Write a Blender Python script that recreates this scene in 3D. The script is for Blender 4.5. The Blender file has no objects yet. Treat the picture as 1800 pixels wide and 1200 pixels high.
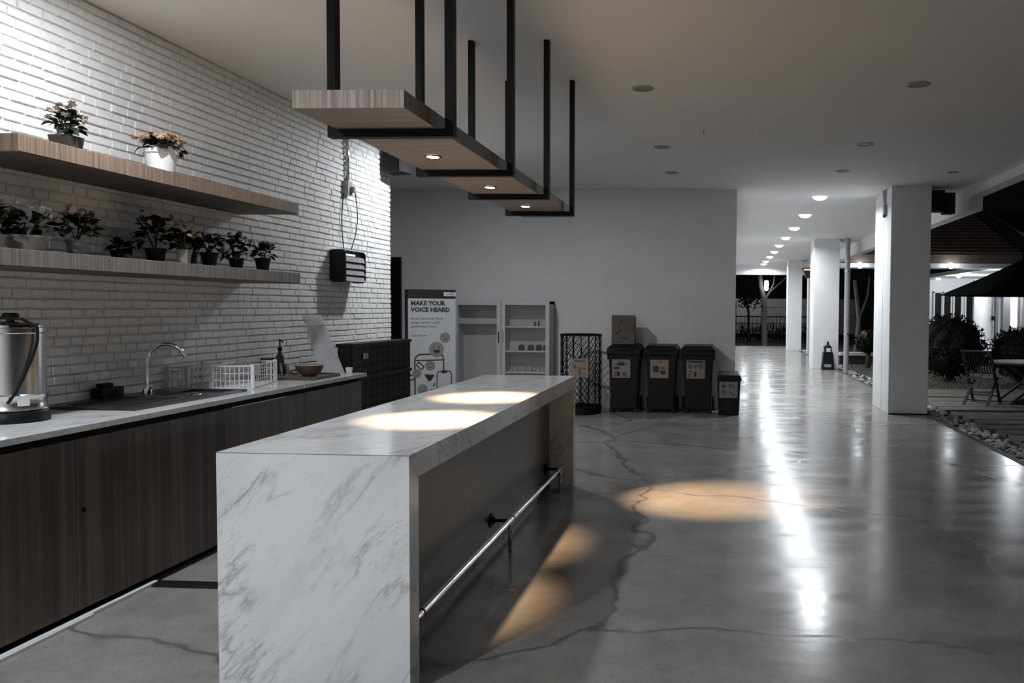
import bpy, bmesh, math, random
from mathutils import Vector, Matrix
random.seed(7)
S = bpy.context.scene
COL = S.collection
PI = math.pi
# ------------------------------------------------------------------ camera
F, PPX, PPY = 1450.0, 1175.0, 600.0
VPX, HY, ROLL, EYE = 1257.0, 541.5, 0.0075, 1.5
psi = math.atan((VPX - PPX) / F); pit = math.atan((PPY - HY) / F)
fw = Vector((-math.sin(psi) * math.cos(pit), math.cos(psi) * math.cos(pit), -math.sin(pit)))
rt = Vector((math.cos(psi), math.sin(psi), 0)); up = rt.cross(fw)
rt2 = rt * math.cos(ROLL) + up * math.sin(ROLL); up2 = rt2.cross(fw)
cd = bpy.data.cameras.new('camera'); cam = bpy.data.objects.new('camera', cd); COL.objects.link(cam)
cd.sensor_fit = 'HORIZONTAL'; cd.sensor_width = 36.0; cd.lens = F / 1800 * 36
cd.shift_x = -(PPX - 900) / 1800; cd.shift_y = (PPY - 600) / 1800
cd.clip_start = 0.05; cd.clip_end = 200
m3 = Matrix((rt2, up2, -fw)).transposed().to_4x4(); m3.translation = Vector((0, 0, EYE))
cam.matrix_world = m3
S.camera = cam
# ------------------------------------------------------------------ world, exposure
W = bpy.data.worlds.new('night'); S.world = W; W.use_nodes = True
W.node_tree.nodes['Background'].inputs[0].default_value = (0.55, 0.65, 0.9, 1)
W.node_tree.nodes['Background'].inputs[1].default_value = 0.0025
S.view_settings.view_transform = 'Standard'; S.view_settings.look = 'None'
S.view_settings.gamma = 1.0; S.view_settings.use_curve_mapping = False
S.view_settings.exposure = 0.0
S.cycles.use_denoising = True
S.cycles.max_bounces = 8; S.cycles.diffuse_bounces = 5; S.cycles.glossy_bounces = 4
S.cycles.transmission_bounces = 6; S.cycles.transparent_max_bounces = 8
S.cycles.sample_clamp_indirect = 6.0
COOL = (0.90, 0.95, 1.0); WARM = (1.0, 0.62, 0.32)
WX = -3.665           # brick face
CZ = 3.26             # ceiling
BY = 12.3             # back wall
CH = 0.93             # kitchen counter top
# fixtures that are lit: (x, y, watts, spot degrees, colour)
WASHERS = [(-2.82, 3.95, 40), (-2.82, 8.83, 54), (-2.82, -0.4, 135)]
BEHIND = [(-2.82, -3.6, 40)]
CORRIDOR = [(1.61, 13.06), (1.65, 15.56), (1.69, 18.05), (1.71, 20.5), (1.74, 22.95), (1.79, 25.5), (1.81, 28.0), (1.84, 30.7), (1.86, 32.4)]
CORR_W = 58; SHELF_W = 330; PORCH_W = 190

# ------------------------------------------------------------------ mesh builder
class MB:
    def __init__(s): s.v = []; s.f = []; s.sm = []
    def add(s, vs, fs, smooth=False):
        b = len(s.v); s.v += [Vector(p) for p in vs]
        for f in fs: s.f.append([b + i for i in f]); s.sm.append(smooth)
        return s
    def box(s, x0, y0, z0, x1, y1, z1, skip=''):
        v = [(x0, y0, z0), (x1, y0, z0), (x1, y1, z0), (x0, y1, z0), (x0, y0, z1), (x1, y0, z1), (x1, y1, z1), (x0, y1, z1)]
        fs = {'b': (0, 3, 2, 1), 't': (4, 5, 6, 7), 'f': (0, 1, 5, 4), 'r': (1, 2, 6, 5), 'k': (2, 3, 7, 6), 'l': (3, 0, 4, 7)}
        return s.add(v, [fs[k] for k in fs if k not in skip])
    def hexa(s, p):   # 8 points, bottom 4 ccw then top 4
        return s.add(p, [(0, 3, 2, 1), (4, 5, 6, 7), (0, 1, 5, 4), (1, 2, 6, 5), (2, 3, 7, 6), (3, 0, 4, 7)])
    def bar(s, a, b, w, d, upv=(0, 0, 1)):   # box beam from a to b
        a = Vector(a); b = Vector(b); t = (b - a).normalized(); u = Vector(upv)
        if abs(t.dot(u)) > .99: u = Vector((0, 1, 0))
        sx = t.cross(u).normalized() * (w / 2); sy = sx.cross(t).normalized() * (d / 2)
        return s.hexa([a - sx - sy, a + sx - sy, a + sx + sy, a - sx + sy, b - sx - sy, b + sx - sy, b + sx + sy, b - sx + sy])
    def tube(s, pts, r, n=8, cap=True):
        pts = [Vector(p) for p in pts]; rs = r if isinstance(r, (list, tuple)) else [r] * len(pts)
        t0 = (pts[1] - pts[0]).normalized(); u = Vector((0, 0, 1)) if abs(t0.z) < .9 else Vector((1, 0, 0))
        rings = []; b = len(s.v)
        for i, p in enumerate(pts):
            t = ((pts[min(i + 1, len(pts) - 1)] - pts[max(i - 1, 0)])).normalized()
            a = t.cross(u)
            if a.length < 1e-5: a = t.cross(Vector((0, 1, 0)))
            a.normalize(); c = a.cross(t).normalized(); u = c
            s.v += [p + (a * math.cos(2 * PI * k / n) + c * math.sin(2 * PI * k / n)) * rs[i] for k in range(n)]
        for i in range(len(pts) - 1):
            for k in range(n):
                s.f.append([b + i * n + k, b + i * n + (k + 1) % n, b + (i + 1) * n + (k + 1) % n, b + (i + 1) * n + k]); s.sm.append(True)
        if cap:
            s.f.append([b + k for k in range(n)][::-1]); s.sm.append(False)
            e = b + (len(pts) - 1) * n; s.f.append([e + k for k in range(n)]); s.sm.append(False)
        return s
    def lathe(s, prof, c=(0, 0, 0), n=24, smooth=True, sx=1.0, sy=1.0, cap=True):   # prof: (r, z)
        b = len(s.v); c = Vector(c)
        for r, z in prof:
            s.v += [c + Vector((r * sx * math.cos(2 * PI * k / n), r * sy * math.sin(2 * PI * k / n), z)) for k in range(n)]
        for i in range(len(prof) - 1):
            for k in range(n):
                s.f.append([b + i * n + k, b + i * n + (k + 1) % n, b + (i + 1) * n + (k + 1) % n, b + (i + 1) * n + k]); s.sm.append(smooth)
        if not cap: prof = [(0, 0)] + prof + [(0, 0)]
        if prof[0][0] > 1e-6: s.f.append([b + k for k in range(n)][::-1]); s.sm.append(False)
        e = b + (len(prof) - 1) * n
        if prof[-1][0] > 1e-6: s.f.append([e + k for k in range(n)]); s.sm.append(False)
        return s
    def prism(s, poly, o, ux, uy, th):   # 2d polygon in plane (ux, uy) at o, thickness along ux x uy
        o = Vector(o); ux = Vector(ux); uy = Vector(uy); nn = ux.cross(uy).normalized() * th; n = len(poly)
        a = [o + ux * p[0] + uy * p[1] for p in poly]
        return s.add(a + [p + nn for p in a], [list(range(n))[::-1], [n + i for i in range(n)]] + [[i, (i + 1) % n, n + (i + 1) % n, n + i] for i in range(n)])
    def xf(s, M): s.v = [M @ p for p in s.v]; return s

def mesh(name, mb, mat, bevel=0.0, seg=2):
    me = bpy.data.meshes.new(name)
    me.from_pydata([tuple(p) for p in mb.v], [], mb.f)
    me.polygons.foreach_set('use_smooth', mb.sm)
    me.materials.append(mat)
    bm = bmesh.new(); bm.from_mesh(me)
    bmesh.ops.remove_doubles(bm, verts=bm.verts, dist=1e-6)
    if bevel: bmesh.ops.bevel(bm, geom=[e for e in bm.edges if len(e.link_faces) == 2 and e.calc_face_angle(0) > .5], offset=bevel, segments=seg, affect='EDGES', profile=.5)
    bmesh.ops.recalc_face_normals(bm, faces=bm.faces)
    for e in bm.edges:
        if len(e.link_faces) == 2 and e.calc_face_angle(0) > .65: e.smooth = False
    bm.to_mesh(me); bm.free(); me.update()
    return me
def root_loc(o):
    while o.parent: o = o.parent
    return o.location
def obj(name, mb, mat, parent=None, bevel=0.0, kind=None, local=False, label=None):
    """one mesh object; the builder's points are world coordinates unless local"""
    if parent is not None and not local:
        L = Vector(root_loc(parent)); mb.v = [p - L for p in mb.v]
    o = bpy.data.objects.new(name, mesh(name, mb, mat, bevel)); COL.objects.link(o)
    if parent is not None: o.parent = parent
    if kind: o['kind'] = kind
    if label: o['label'] = label
    return o
def inst(name, me, loc, parent=None, rot=(0, 0, 0), sc=(1, 1, 1)):
    o = bpy.data.objects.new(name, me); COL.objects.link(o)
    if parent is not None: o.parent = parent; loc = Vector(loc) - Vector(root_loc(parent))
    o.location = loc; o.rotation_euler = rot; o.scale = sc
    return o
def thing(name, label, cat, loc=(0, 0, 0), group=None, rotz=0.0):
    o = bpy.data.objects.new(name, None); COL.objects.link(o); o.location = loc; o.rotation_euler = (0, 0, rotz)
    o.empty_display_size = .1; o['label'] = label; o['category'] = cat
    if group: o['group'] = group
    return o
def tag(o, label, cat, group=None):
    o['label'] = label; o['category'] = cat
    if group: o['group'] = group
    return o
def struct(name, mb, mat, bevel=0.0, parent=None):
    o = obj(name, mb, mat, parent, bevel); o['kind'] = 'structure'; return o
def copy_tree(o, parent=None):
    c = o.copy(); COL.objects.link(c)
    if parent is not None: c.parent = parent
    for ch in list(o.children): copy_tree(ch, c)
    return c
def text(name, s, size, mat, parent, loc, rotm, bold=0.0, align='LEFT', extrude=.0005):
    cu = bpy.data.curves.new(name, 'FONT'); cu.body = s; cu.size = size; cu.offset = bold; cu.extrude = extrude
    cu.align_x = align; cu.resolution_u = 2
    o = bpy.data.objects.new(name, cu); COL.objects.link(o)
    o.matrix_world = Matrix.Translation(loc) @ rotm
    dg = bpy.context.evaluated_depsgraph_get(); dg.update()
    me = bpy.data.meshes.new_from_object(o.evaluated_get(dg)); me.materials.clear(); me.materials.append(mat)
    mw = o.matrix_world.copy(); bpy.data.objects.remove(o)
    t = bpy.data.objects.new(name, me); COL.objects.link(t); t.parent = parent; t.matrix_basis = mw
    return t

# ------------------------------------------------------------------ materials
class NT:
    def __init__(s, name):
        s.m = bpy.data.materials.new(name); s.m.use_nodes = True; s.t = s.m.node_tree; s.n = s.t.nodes; s.b = s.n['Principled BSDF']
    def node(s, t, **k):
        n = s.n.new(t)
        for a, v in k.items(): setattr(n, a, v)
        return n
    def put(s, sock, v):
        if isinstance(v, bpy.types.NodeSocket): s.t.links.new(v, sock)
        else: sock.default_value = v
    def math(s, op, a, b=0.0, clamp=False):
        n = s.node('ShaderNodeMath', operation=op, use_clamp=clamp); s.put(n.inputs[0], a); s.put(n.inputs[1], b); return n.outputs[0]
    def coord(s, scale=(1, 1, 1), rot=(0, 0, 0), kind='Object'):
        if kind == 'World': src = s.node('ShaderNodeNewGeometry').outputs['Position']
        else: src = s.node('ShaderNodeTexCoord').outputs[kind]
        mp = s.node('ShaderNodeMapping'); mp.inputs['Rotation'].default_value = rot; mp.inputs['Scale'].default_value = scale
        s.t.links.new(src, mp.inputs[0]); return mp.outputs[0]
    def noise(s, vec, scale=5, detail=3, rough=.55, dist=0.0, out='Fac'):
        n = s.node('ShaderNodeTexNoise'); s.put(n.inputs['Vector'], vec); s.put(n.inputs['Scale'], scale); s.put(n.inputs['Detail'], detail)
        s.put(n.inputs['Roughness'], rough); s.put(n.inputs['Distortion'], dist); return n.outputs[out]
    def ramp(s, fac, stops, interp='LINEAR'):
        r = s.node('ShaderNodeValToRGB'); r.color_ramp.interpolation = interp; e = r.color_ramp.elements
        while len(e) < len(stops): e.new(.5)
        for k, (p, c) in enumerate(stops):
            e[k].position = p; e[k].color = (c if len(c) == 4 else (*c, 1)) if not isinstance(c, float) else (c, c, c, 1)
        s.put(r.inputs[0], fac); return r.outputs[0]
    def mix(s, fac, a, b, mode='MIX'):
        n = s.node('ShaderNodeMix', data_type='RGBA', blend_type=mode); s.put(n.inputs[0], fac)
        for k, v in ((6, a), (7, b)):
            if isinstance(v, tuple) and len(v) == 3: v = (*v, 1)
            s.put(n.inputs[k], v)
        return n.outputs[2]
    def bump(s, h, strength=.2, dist=.01):
        n = s.node('ShaderNodeBump'); s.put(n.inputs['Strength'], strength); s.put(n.inputs['Distance'], dist); s.put(n.inputs['Height'], h)
        s.t.links.new(n.outputs[0], s.b.inputs['Normal'])
    def base(s, c): s.put(s.b.inputs['Base Color'], (*c, 1) if isinstance(c, tuple) and len(c) == 3 else c)
    def set(s, **k):
        for a, v in k.items(): s.put(s.b.inputs[a.replace('_', ' ')], v)
        return s.m
def plain(name, c, rough=.5, metal=0.0, vary=.06, scale=9, **k):
    t = NT(name); n = t.noise(t.coord(), scale, 3)
    lo = tuple(max(0, x * (1 - vary)) for x in c); hi = tuple(min(1, x * (1 + vary)) for x in c)
    t.base(t.ramp(n, [(.3, lo), (.7, hi)])); return t.set(Roughness=rough, Metallic=metal, **k)
def emit(name, c, strength):
    t = NT(name); t.base((.8, .8, .8)); return t.set(Emission_Color=(*c, 1), Emission_Strength=strength)

M = {}
M['paint'] = plain('white_wall_paint', (.76, .76, .77), .75, vary=.03, scale=2)
M['ceil'] = plain('ceiling_paint', (.76, .755, .75), .8, vary=.02, scale=1.5)
M['column'] = plain('column_paint', (.76, .76, .76), .6, vary=.03, scale=3)
t = NT('painted_brick'); n = t.noise(t.coord((1, 1, 1), kind='World'), 22, 4); n2 = t.noise(t.coord(kind='World'), 3, 2)
t.base(t.mix(t.math('MULTIPLY', n2, .5), t.ramp(n, [(.3, (.70, .70, .69)), (.7, (.82, .82, .81))]), (.68, .67, .66))); t.bump(t.noise(t.coord(kind='World'), 90, 3), .25, .004); M['brick'] = t.set(Roughness=.62)
M['mortar'] = plain('mortar', (.60, .59, .58), .9, vary=.15, scale=30)
# polished concrete
t = NT('polished_concrete'); w = t.coord(kind='World')
n1 = t.noise(w, .55, 5, .6, .4); n2 = t.noise(w, 3.2, 6, .65); n3 = t.noise(w, 55, 3, .7)
c = t.ramp(n1, [(.28, (.18, .172, .160)), (.5, (.27, .26, .245)), (.72, (.35, .34, .322))])
c = t.mix(.45, c, t.ramp(n2, [(.3, (.15, .142, .132)), (.5, (.28, .27, .255)), (.72, (.40, .39, .37))]))
c = t.mix(t.math('MULTIPLY', t.ramp(n3, [(.56, 0.0), (.68, 1.0)]), .5), c, (.11, .103, .095))
wd = t.node('ShaderNodeVectorMath', operation='MULTIPLY_ADD'); t.put(wd.inputs[0], t.noise(w, 1.1, 4, .6, out='Color')); wd.inputs[1].default_value = (.75, .75, 0); t.put(wd.inputs[2], w)
vo = t.node('ShaderNodeTexVoronoi', feature='DISTANCE_TO_EDGE'); t.put(vo.inputs['Vector'], wd.outputs[0]); vo.inputs['Scale'].default_value = .42
brk = t.ramp(t.noise(w, .8, 2), [(.30, 0.0), (.44, 1.0)])
crack = t.math('MULTIPLY', t.ramp(vo.outputs['Distance'], [(.0, 1.0), (.0035, .75), (.010, 0.0)]), brk)
sp = t.node('ShaderNodeSeparateXYZ'); t.put(sp.inputs[0], w)
j1 = t.math('LESS_THAN', t.math('ABSOLUTE', t.math('SUBTRACT', sp.outputs[1], 4.93)), .004)
j2 = t.math('LESS_THAN', t.math('ABSOLUTE', t.math('SUBTRACT', sp.outputs[1], 10.2)), .006)
jj = t.math('MULTIPLY', t.math('ADD', j1, j2, True), .5)
c = t.mix(t.math('MULTIPLY', t.math('ADD', crack, jj, True), .72), c, (.035, .033, .03)); t.base(c)
n4 = t.noise(t.coord((.8, 2.2, 1), kind='World'), 1.3, 4, .6)
rg = t.math('ADD', t.ramp(n4, [(.36, .15), (.5, .20), (.68, .28)]), t.math('MULTIPLY', crack, .12))
t.bump(t.math('ADD', t.noise(w, 2.2, 2), t.math('MULTIPLY', t.noise(t.coord((1.0, 3.0, 1), kind='World'), 3.0, 3), .55)), .05, .02)
M['floor'] = t.set(Roughness=rg, Coat_Weight=0.0, IOR=1.5)
# marble
t = NT('white_marble'); st = t.node('ShaderNodeMapping'); st.inputs['Scale'].default_value = (2.9, 1.0, .62); t.put(st.inputs[0], t.coord((1, 1, 1), (.12, -.74, .35)))
v1 = t.noise(st.outputs[0], 1.7, 7, .58, .25); v2 = t.noise(st.outputs[0], 4.2, 6, .6, .2); cl = t.noise(st.outputs[0], 1.3, 6, .62)
vein = t.ramp(t.math('ABSOLUTE', t.math('SUBTRACT', v1, .5)), [(.0, 1.0), (.006, .5), (.03, 0.0)])
mask = t.ramp(t.noise(t.coord((1, 1, 1), (0, .3, 0)), 4.5, 4), [(.33, 0.0), (.62, 1.0)])
vein2 = t.ramp(t.math('ABSOLUTE', t.math('SUBTRACT', v2, .53)), [(.0, .7), (.012, 0.0)])
c = t.ramp(cl, [(.30, (.52, .53, .545)), (.45, (.68, .69, .70)), (.6, (.77, .775, .78))])
c = t.mix(t.math('MULTIPLY', vein, t.math('MULTIPLY', mask, .75)), c, (.26, .255, .25)); c = t.mix(t.math('MULTIPLY', t.math('MULTIPLY', vein2, mask), .6), c, (.30, .29, .28)); t.base(c)
M['marble'] = t.set(Roughness=.13, IOR=1.5)
def grain(name, lo, mid, hi, freq=70, rough=.4, zf=1.0):
    t = NT(name); g = t.node('ShaderNodeNewGeometry'); s = t.node('ShaderNodeSeparateXYZ'); t.put(s.inputs[0], g.outputs['True Normal'])
    ny = t.math('GREATER_THAN', t.math('ABSOLUTE', s.outputs[1]), .6)
    na = t.noise(t.coord((1.2, freq, zf), kind='World'), 1, 3, .6); nb = t.noise(t.coord((freq, 1.2, zf), kind='World'), 1, 3, .6)
    mx = t.node('ShaderNodeMix', data_type='FLOAT'); t.put(mx.inputs[0], ny); t.put(mx.inputs[2], na); t.put(mx.inputs[3], nb)
    t.base(t.ramp(mx.outputs[0], [(.32, lo), (.5, mid), (.68, hi)])); return t.set(Roughness=rough)
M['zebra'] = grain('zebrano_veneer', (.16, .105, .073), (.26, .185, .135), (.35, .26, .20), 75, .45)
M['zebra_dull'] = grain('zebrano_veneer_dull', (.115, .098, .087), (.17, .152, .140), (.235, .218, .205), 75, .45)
M['zebra_end'] = grain('zebrano_end_band', (.16, .12, .10), (.33, .25, .21), (.50, .39, .32), 85, .45)
M['walnut'] = grain('dark_walnut_veneer', (.058, .045, .039), (.095, .075, .065), (.15, .122, .106), 22, .42, .5)
M['under'] = plain('shaded_underside', (.085, .068, .058), .6, vary=.1)  # dark tone stands in for shade beneath the shelves
M['panel'] = plain('dark_bronze_laminate', (.105, .092, .085), .38, vary=.12, scale=14)
M['black'] = plain('black_steel', (.006, .006, .006), .5, Specular_IOR_Level=.12)
M['bplastic'] = plain('black_plastic', (.008, .0075, .0075), .42, Specular_IOR_Level=.22)
M['bplastic2'] = plain('dark_plastic', (.015, .013, .012), .5, Specular_IOR_Level=.22)
M['gap'] = plain('dark_recess', (.012, .011, .01), .8, Specular_IOR_Level=.22)
M['chrome'] = plain('chrome', (.82, .82, .83), .12, 1.0, vary=.02)
M['steel'] = plain('brushed_steel', (.62, .61, .60), .25, 1.0, vary=.05)
M['granite'] = plain('black_granite', (.030, .028, .027), .28, vary=.3, scale=120)
M['wplastic'] = plain('white_plastic', (.72, .73, .74), .4, vary=.02)
M['gplastic'] = plain('grey_plastic', (.33, .33, .34), .5)
M['clearp'] = plain('frosted_clear_plastic', (.55, .56, .57), .3, Alpha=.55)
M['acrylic'] = plain('clear_acrylic', (.72, .74, .77), .2, Alpha=.45)
t = NT('glass'); t.base((1, 1, 1)); M['glass'] = t.set(Roughness=.02, Transmission_Weight=1.0, IOR=1.45)
t = NT('pane_glass'); t.base((.9, .93, .95)); M['pane'] = t.set(Roughness=.04, Alpha=.05, IOR=1.45, Specular_IOR_Level=.15)
M['woodb'] = plain('brown_wood', (.10, .065, .045), .5, vary=.25, scale=20)
M['bowlw'] = plain('bowl_wood', (.12, .085, .065), .45, vary=.2, scale=14)
M['bowlin'] = plain('bowl_lining', (.42, .27, .15), .5)
M['potdark'] = plain('dark_pot', (.035, .032, .03), .5)
M['potcream'] = plain('cream_pot', (.24, .23, .215), .55)
M['potwhite'] = plain('white_wrapping', (.80, .80, .80), .6)
M['potblack'] = plain('black_pot', (.011, .011, .011), .5, Specular_IOR_Level=.22)
M['leaf'] = plain('leaf', (.013, .015, .010), .5, vary=.35, scale=30, Specular_IOR_Level=.08)
M['stem'] = plain('stem', (.03, .035, .02), .6)
M['petal_pale'] = plain('pale_petal', (.62, .56, .50), .6, vary=.15, scale=40)
M['petal_peach'] = plain('peach_petal', (.52, .33, .20), .6, vary=.25, scale=40)
M['petal_dusk'] = plain('dusky_petal', (.20, .17, .15), .6, vary=.25, scale=40)
M['signp'] = plain('tan_print', (.30, .225, .175), .6, vary=.03)
M['ink'] = plain('dark_ink', (.035, .03, .028), .6)
M['inkg'] = plain('grey_ink', (.10, .098, .095), .6)
M['inkl'] = plain('pale_grey_ink', (.21, .205, .205), .6)
M['banner'] = plain('banner_white', (.56, .565, .58), .5, vary=.03, scale=4)
M['bannerhead'] = plain('banner_dark_brown', (.022, .018, .016), .5)
M['emoji'] = plain('dull_yellow_print', (.27, .25, .215), .55, vary=.05)
M['card'] = plain('cardboard', (.115, .095, .08), .8, vary=.12, scale=12)
M['cab'] = plain('cabinet_white', (.58, .575, .57), .45, vary=.03)
M['cabin'] = plain('cabinet_interior', (.46, .45, .44), .5)
M['asph'] = plain('paving_slab', (.16, .145, .13), .75, vary=.2, scale=7)
M['soil'] = plain('soil', (.035, .028, .022), .95, vary=.3, scale=9)
M['grass'] = plain('dark_lawn', (.05, .055, .03), .9, vary=.35, scale=18)
M['pebble'] = plain('pale_pebble', (.42, .41, .40), .7, vary=.3, scale=3)
M['curb'] = plain('floor_edge_steel', (.07, .06, .055), .6)
M['teak'] = plain('weathered_teak', (.034, .027, .022), .6, vary=.25, scale=16)
M['canvas'] = plain('black_canvas', (.005, .005, .005), .95, Specular_IOR_Level=.05)
M['rooft'] = plain('roof_tile', (.16, .12, .10), .7, vary=.15)
M['houset'] = plain('house_white', (.72, .73, .74), .6, vary=.02)
M['housed'] = plain('house_grey_frame', (.14, .14, .145), .5)
M['bark'] = plain('tree_bark', (.10, .085, .07), .9, vary=.3, scale=14)
M['bulb'] = emit('downlight_glow', COOL, 6.0)
M['bulbwarm'] = emit('warm_spot_glow', (1.0, .80, .60), 30.0)
M['bulbfar'] = emit('lamp_glow', COOL, 14.0)
M['glowamber'] = emit('amber_glow', (1.0, .50, .22), 2.2)
M['led'] = emit('white_led', COOL, 5.0)
M['dull'] = plain('unlit_lens', (.22, .22, .22), .4)

def lamp(name, kind, loc, watts, col, parent=None, size=140, blend=.6, radius=.05, aim=None, spread=180):
    d = bpy.data.lights.new(name, kind); d.energy = watts; d.color = col
    if kind == 'SPOT': d.spot_size = math.radians(size); d.spot_blend = blend
    if kind == 'AREA': d.shape = 'DISK'; d.size = radius; d.spread = math.radians(spread)
    else: d.shadow_soft_size = radius
    o = bpy.data.objects.new(name, d); COL.objects.link(o)
    L = Vector(loc)
    if parent is not None: o.parent = parent; L = L - Vector(root_loc(parent))
    o.location = L
    if aim is not None: o.rotation_euler = (Vector(aim) - Vector(loc)).to_track_quat('-Z', 'Y').to_euler()
    return o

# ================================================================== SETTING
struct('floor', MB().box(-6.2, -5, -.2, 3.0, 33.4, 0), M['floor'])
struct('trim_1', MB().box(3.0, -5, -.2, 3.075, 33.4, .004), M['curb'])
struct('ceiling', MB().box(-6.2, -5, CZ, 3.65, 33.4, CZ + .25), M['ceil'])
struct('trim_2', MB().box(3.65, -5, CZ - .12, 3.85, 12.25, CZ + .25), M['ceil'])
struct('trim_3', MB().box(3.65, 12.25, CZ - .31, 3.85, 33.4, CZ + .25), M['ceil'])
struct('trim_4', MB().box(-.2, 33.0, CZ - .40, 3.65, 33.4, CZ), M['ceil'])
struct('wall_back', MB().box(-6.2, BY, 0, .30, BY + .2, CZ), M['paint'])
struct('wall_corridor', MB().box(.10, BY + .2, 0, .30, 33.4, CZ), M['paint'])
struct('wall_front', MB().box(-6.2, -5.2, 0, 3.0, -5, CZ), M['paint'])
struct('wall_alcove', MB().box(-6.2, 9.17, 0, -6.0, BY, CZ), M['paint'])
for k, (x0, x1, y0, y1) in enumerate(((2.49, 3.05, 11.97, 13.15), (2.46, 3.10, 20.95, 21.75), (2.60, 3.10, 29.9, 30.5))):
    c = struct('column', MB().box(x0, y0, 0, x1, y1, CZ), M['column'], .006)
    if k == 0:
        struct('groove', MB().box(x0 - .002, y0 + .50, .02, x0 + .004, y0 + .512, CZ - .05), M['gplastic'], 0, c)
        struct('base_joint', MB().box(x0 + .01, y0 - .004, 0, x1 + .004, y0 + .02, .018), M['gap'], 0, c)
# brick wall -----------------------------------------------------------
wall = struct('wall_left', MB().box(WX - .25, -5, 0, WX - .012, 9.15, CZ), M['mortar'])
def onscreen(X, Y, Z):
    v = Vector((X, Y, Z - EYE)); z = v.dot(fw); return PPX + F * v.dot(rt2) / z, PPY - F * v.dot(up2) / z
bricks = []; H = .054; z = CH + .004; row = 0
rb = random.Random(3)
while z < CZ - .02:
    y = 2.55 + rb.uniform(0, .12); z1 = min(z + H, CZ)
    while y < 9.14:
        L = rb.choice((.10, .13, .17, .20, .22, .09)) * rb.uniform(.9, 1.1); y1 = min(y + L, 9.15)
        if 9.15 - y1 < .05: y1 = 9.15
        bricks.append((y + .0025, y1 - .0025, z + .004 + rb.uniform(-.0015, .0015), z1 - .004 + rb.uniform(-.0015, .0015), rb.uniform(-.003, .003)))
        y = y1
    z += H; row += 1
def brick_shape(mb, y0, y1, z0, z1, o, x=WX):
    x1 = x + o; xb = x - .013; c = .004
    mb.add([(xb, y0, z0), (xb, y1, z0), (xb, y1, z1), (xb, y0, z1), (x1, y0 + c, z0 + c), (x1, y1 - c, z0 + c), (x1, y1 - c, z1 - c), (x1, y0 + c, z1 - c)],
           [(4, 5, 6, 7), (0, 1, 5, 4), (1, 2, 6, 5), (2, 3, 7, 6), (3, 0, 4, 7)])
vis = []
for b in bricks:
    sx, sy = onscreen(WX, (b[0] + b[1]) / 2, (b[2] + b[3]) / 2)
    hid = (232 < sy + 0 < 300 and sx < 330) or (sx < 92 and sy > 555) or (sx < 525 and 430 + .09 * sx < sy < 470 + .06 * sx)
    if sx > 5 and 5 < sy < 720 and not hid: vis.append((-(b[1] - b[0]) / b[0] ** 2 , b))
vis.sort(key=lambda q: q[0]); near = set(id(q[1]) for q in vis[:298])
rest = MB()
for b in bricks:
    if id(b) in near:
        mb = MB(); brick_shape(mb, *b); mb.v = [p - Vector((WX, b[0], b[2])) for p in mb.v]
        me = bpy.data.meshes.new('brick'); me.from_pydata([tuple(p) for p in mb.v], [], mb.f); me.materials.append(M['brick'])
        o = inst('brick', me, (WX, b[0], b[2]), wall)
    else: brick_shape(rest, *b)
obj('brickwork', rest, M['brick'], wall, kind='stuff')
# doorway at the left of the back wall ----------------------------------
d1 = struct('door_1', MB().box(-5.75, BY - .05, 0, -4.82, BY, 2.2), M['black'])
struct('door_frame', MB().box(-4.82, BY - .06, 0, -4.76, BY, 2.24).box(-5.81, BY - .06, 0, -5.75, BY, 2.24).box(-5.75, BY - .06, 2.2, -4.82, BY, 2.24), M['black'], 0, d1)
obj('handle', MB().tube([(-4.90, BY - .05, 1.83), (-4.90, BY - .10, 1.83), (-4.90, BY - .10, 1.97), (-4.90, BY - .05, 1.97)], .010, 6), M['steel'], d1)
# outdoors ground --------------------------------------------------------
struct('ground', MB().box(3.075, -5, -.5, 60, 80, -.16).box(-30, 33.4, -.5, 3.075, 80, -.10), M['soil'])
struct('lawn', MB().box(3.6, 16.6, -.16, 40, 24.0, -.08).box(6.9, 2, -.16, 40, 16.6, -.07), M['grass'])
tuft = MB(); rg_ = random.Random(5)
for k in range(5200):
    x = rg_.uniform(3.6, 13); y = rg_.uniform(16.7, 23.8); a = rg_.uniform(0, PI); h = rg_.uniform(.03, .07); w = .008
    tuft.add([(x - w * math.cos(a), y - w * math.sin(a), -.085), (x + w * math.cos(a), y + w * math.sin(a), -.085), (x + rg_.uniform(-.03, .03), y + rg_.uniform(-.03, .03), -.08 + h)], [(0, 1, 2)])
tag(obj('grass', tuft, M['grass'], kind='stuff'), 'short dark grass of the night lawn beyond the paving', 'grass')
# paving slabs
pave = struct('pavement', MB().box(3.55, 4.0, -.165, 6.8, 16.6, -.115), M['soil'])
y = 4.1; k = 0; rp = random.Random(11)
while y < 16.2:
    d = rp.choice((.42, .5, .58)); x = 3.55 + rp.uniform(0, .12)
    while x < 6.6:
        w = rp.choice((1.0, 1.25, 1.5)); x1 = min(x + w, 6.85)
        if x1 - x > .3:
            zt = -.055 + rp.uniform(-.008, .008)
            obj('slab', MB().box(x + .015, y + .02, -.13, x1 - .015, y + d - .03, zt), M['asph'], pave, .006)
        x = x1
    y += d + rp.choice((0, .05, .10))
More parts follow.
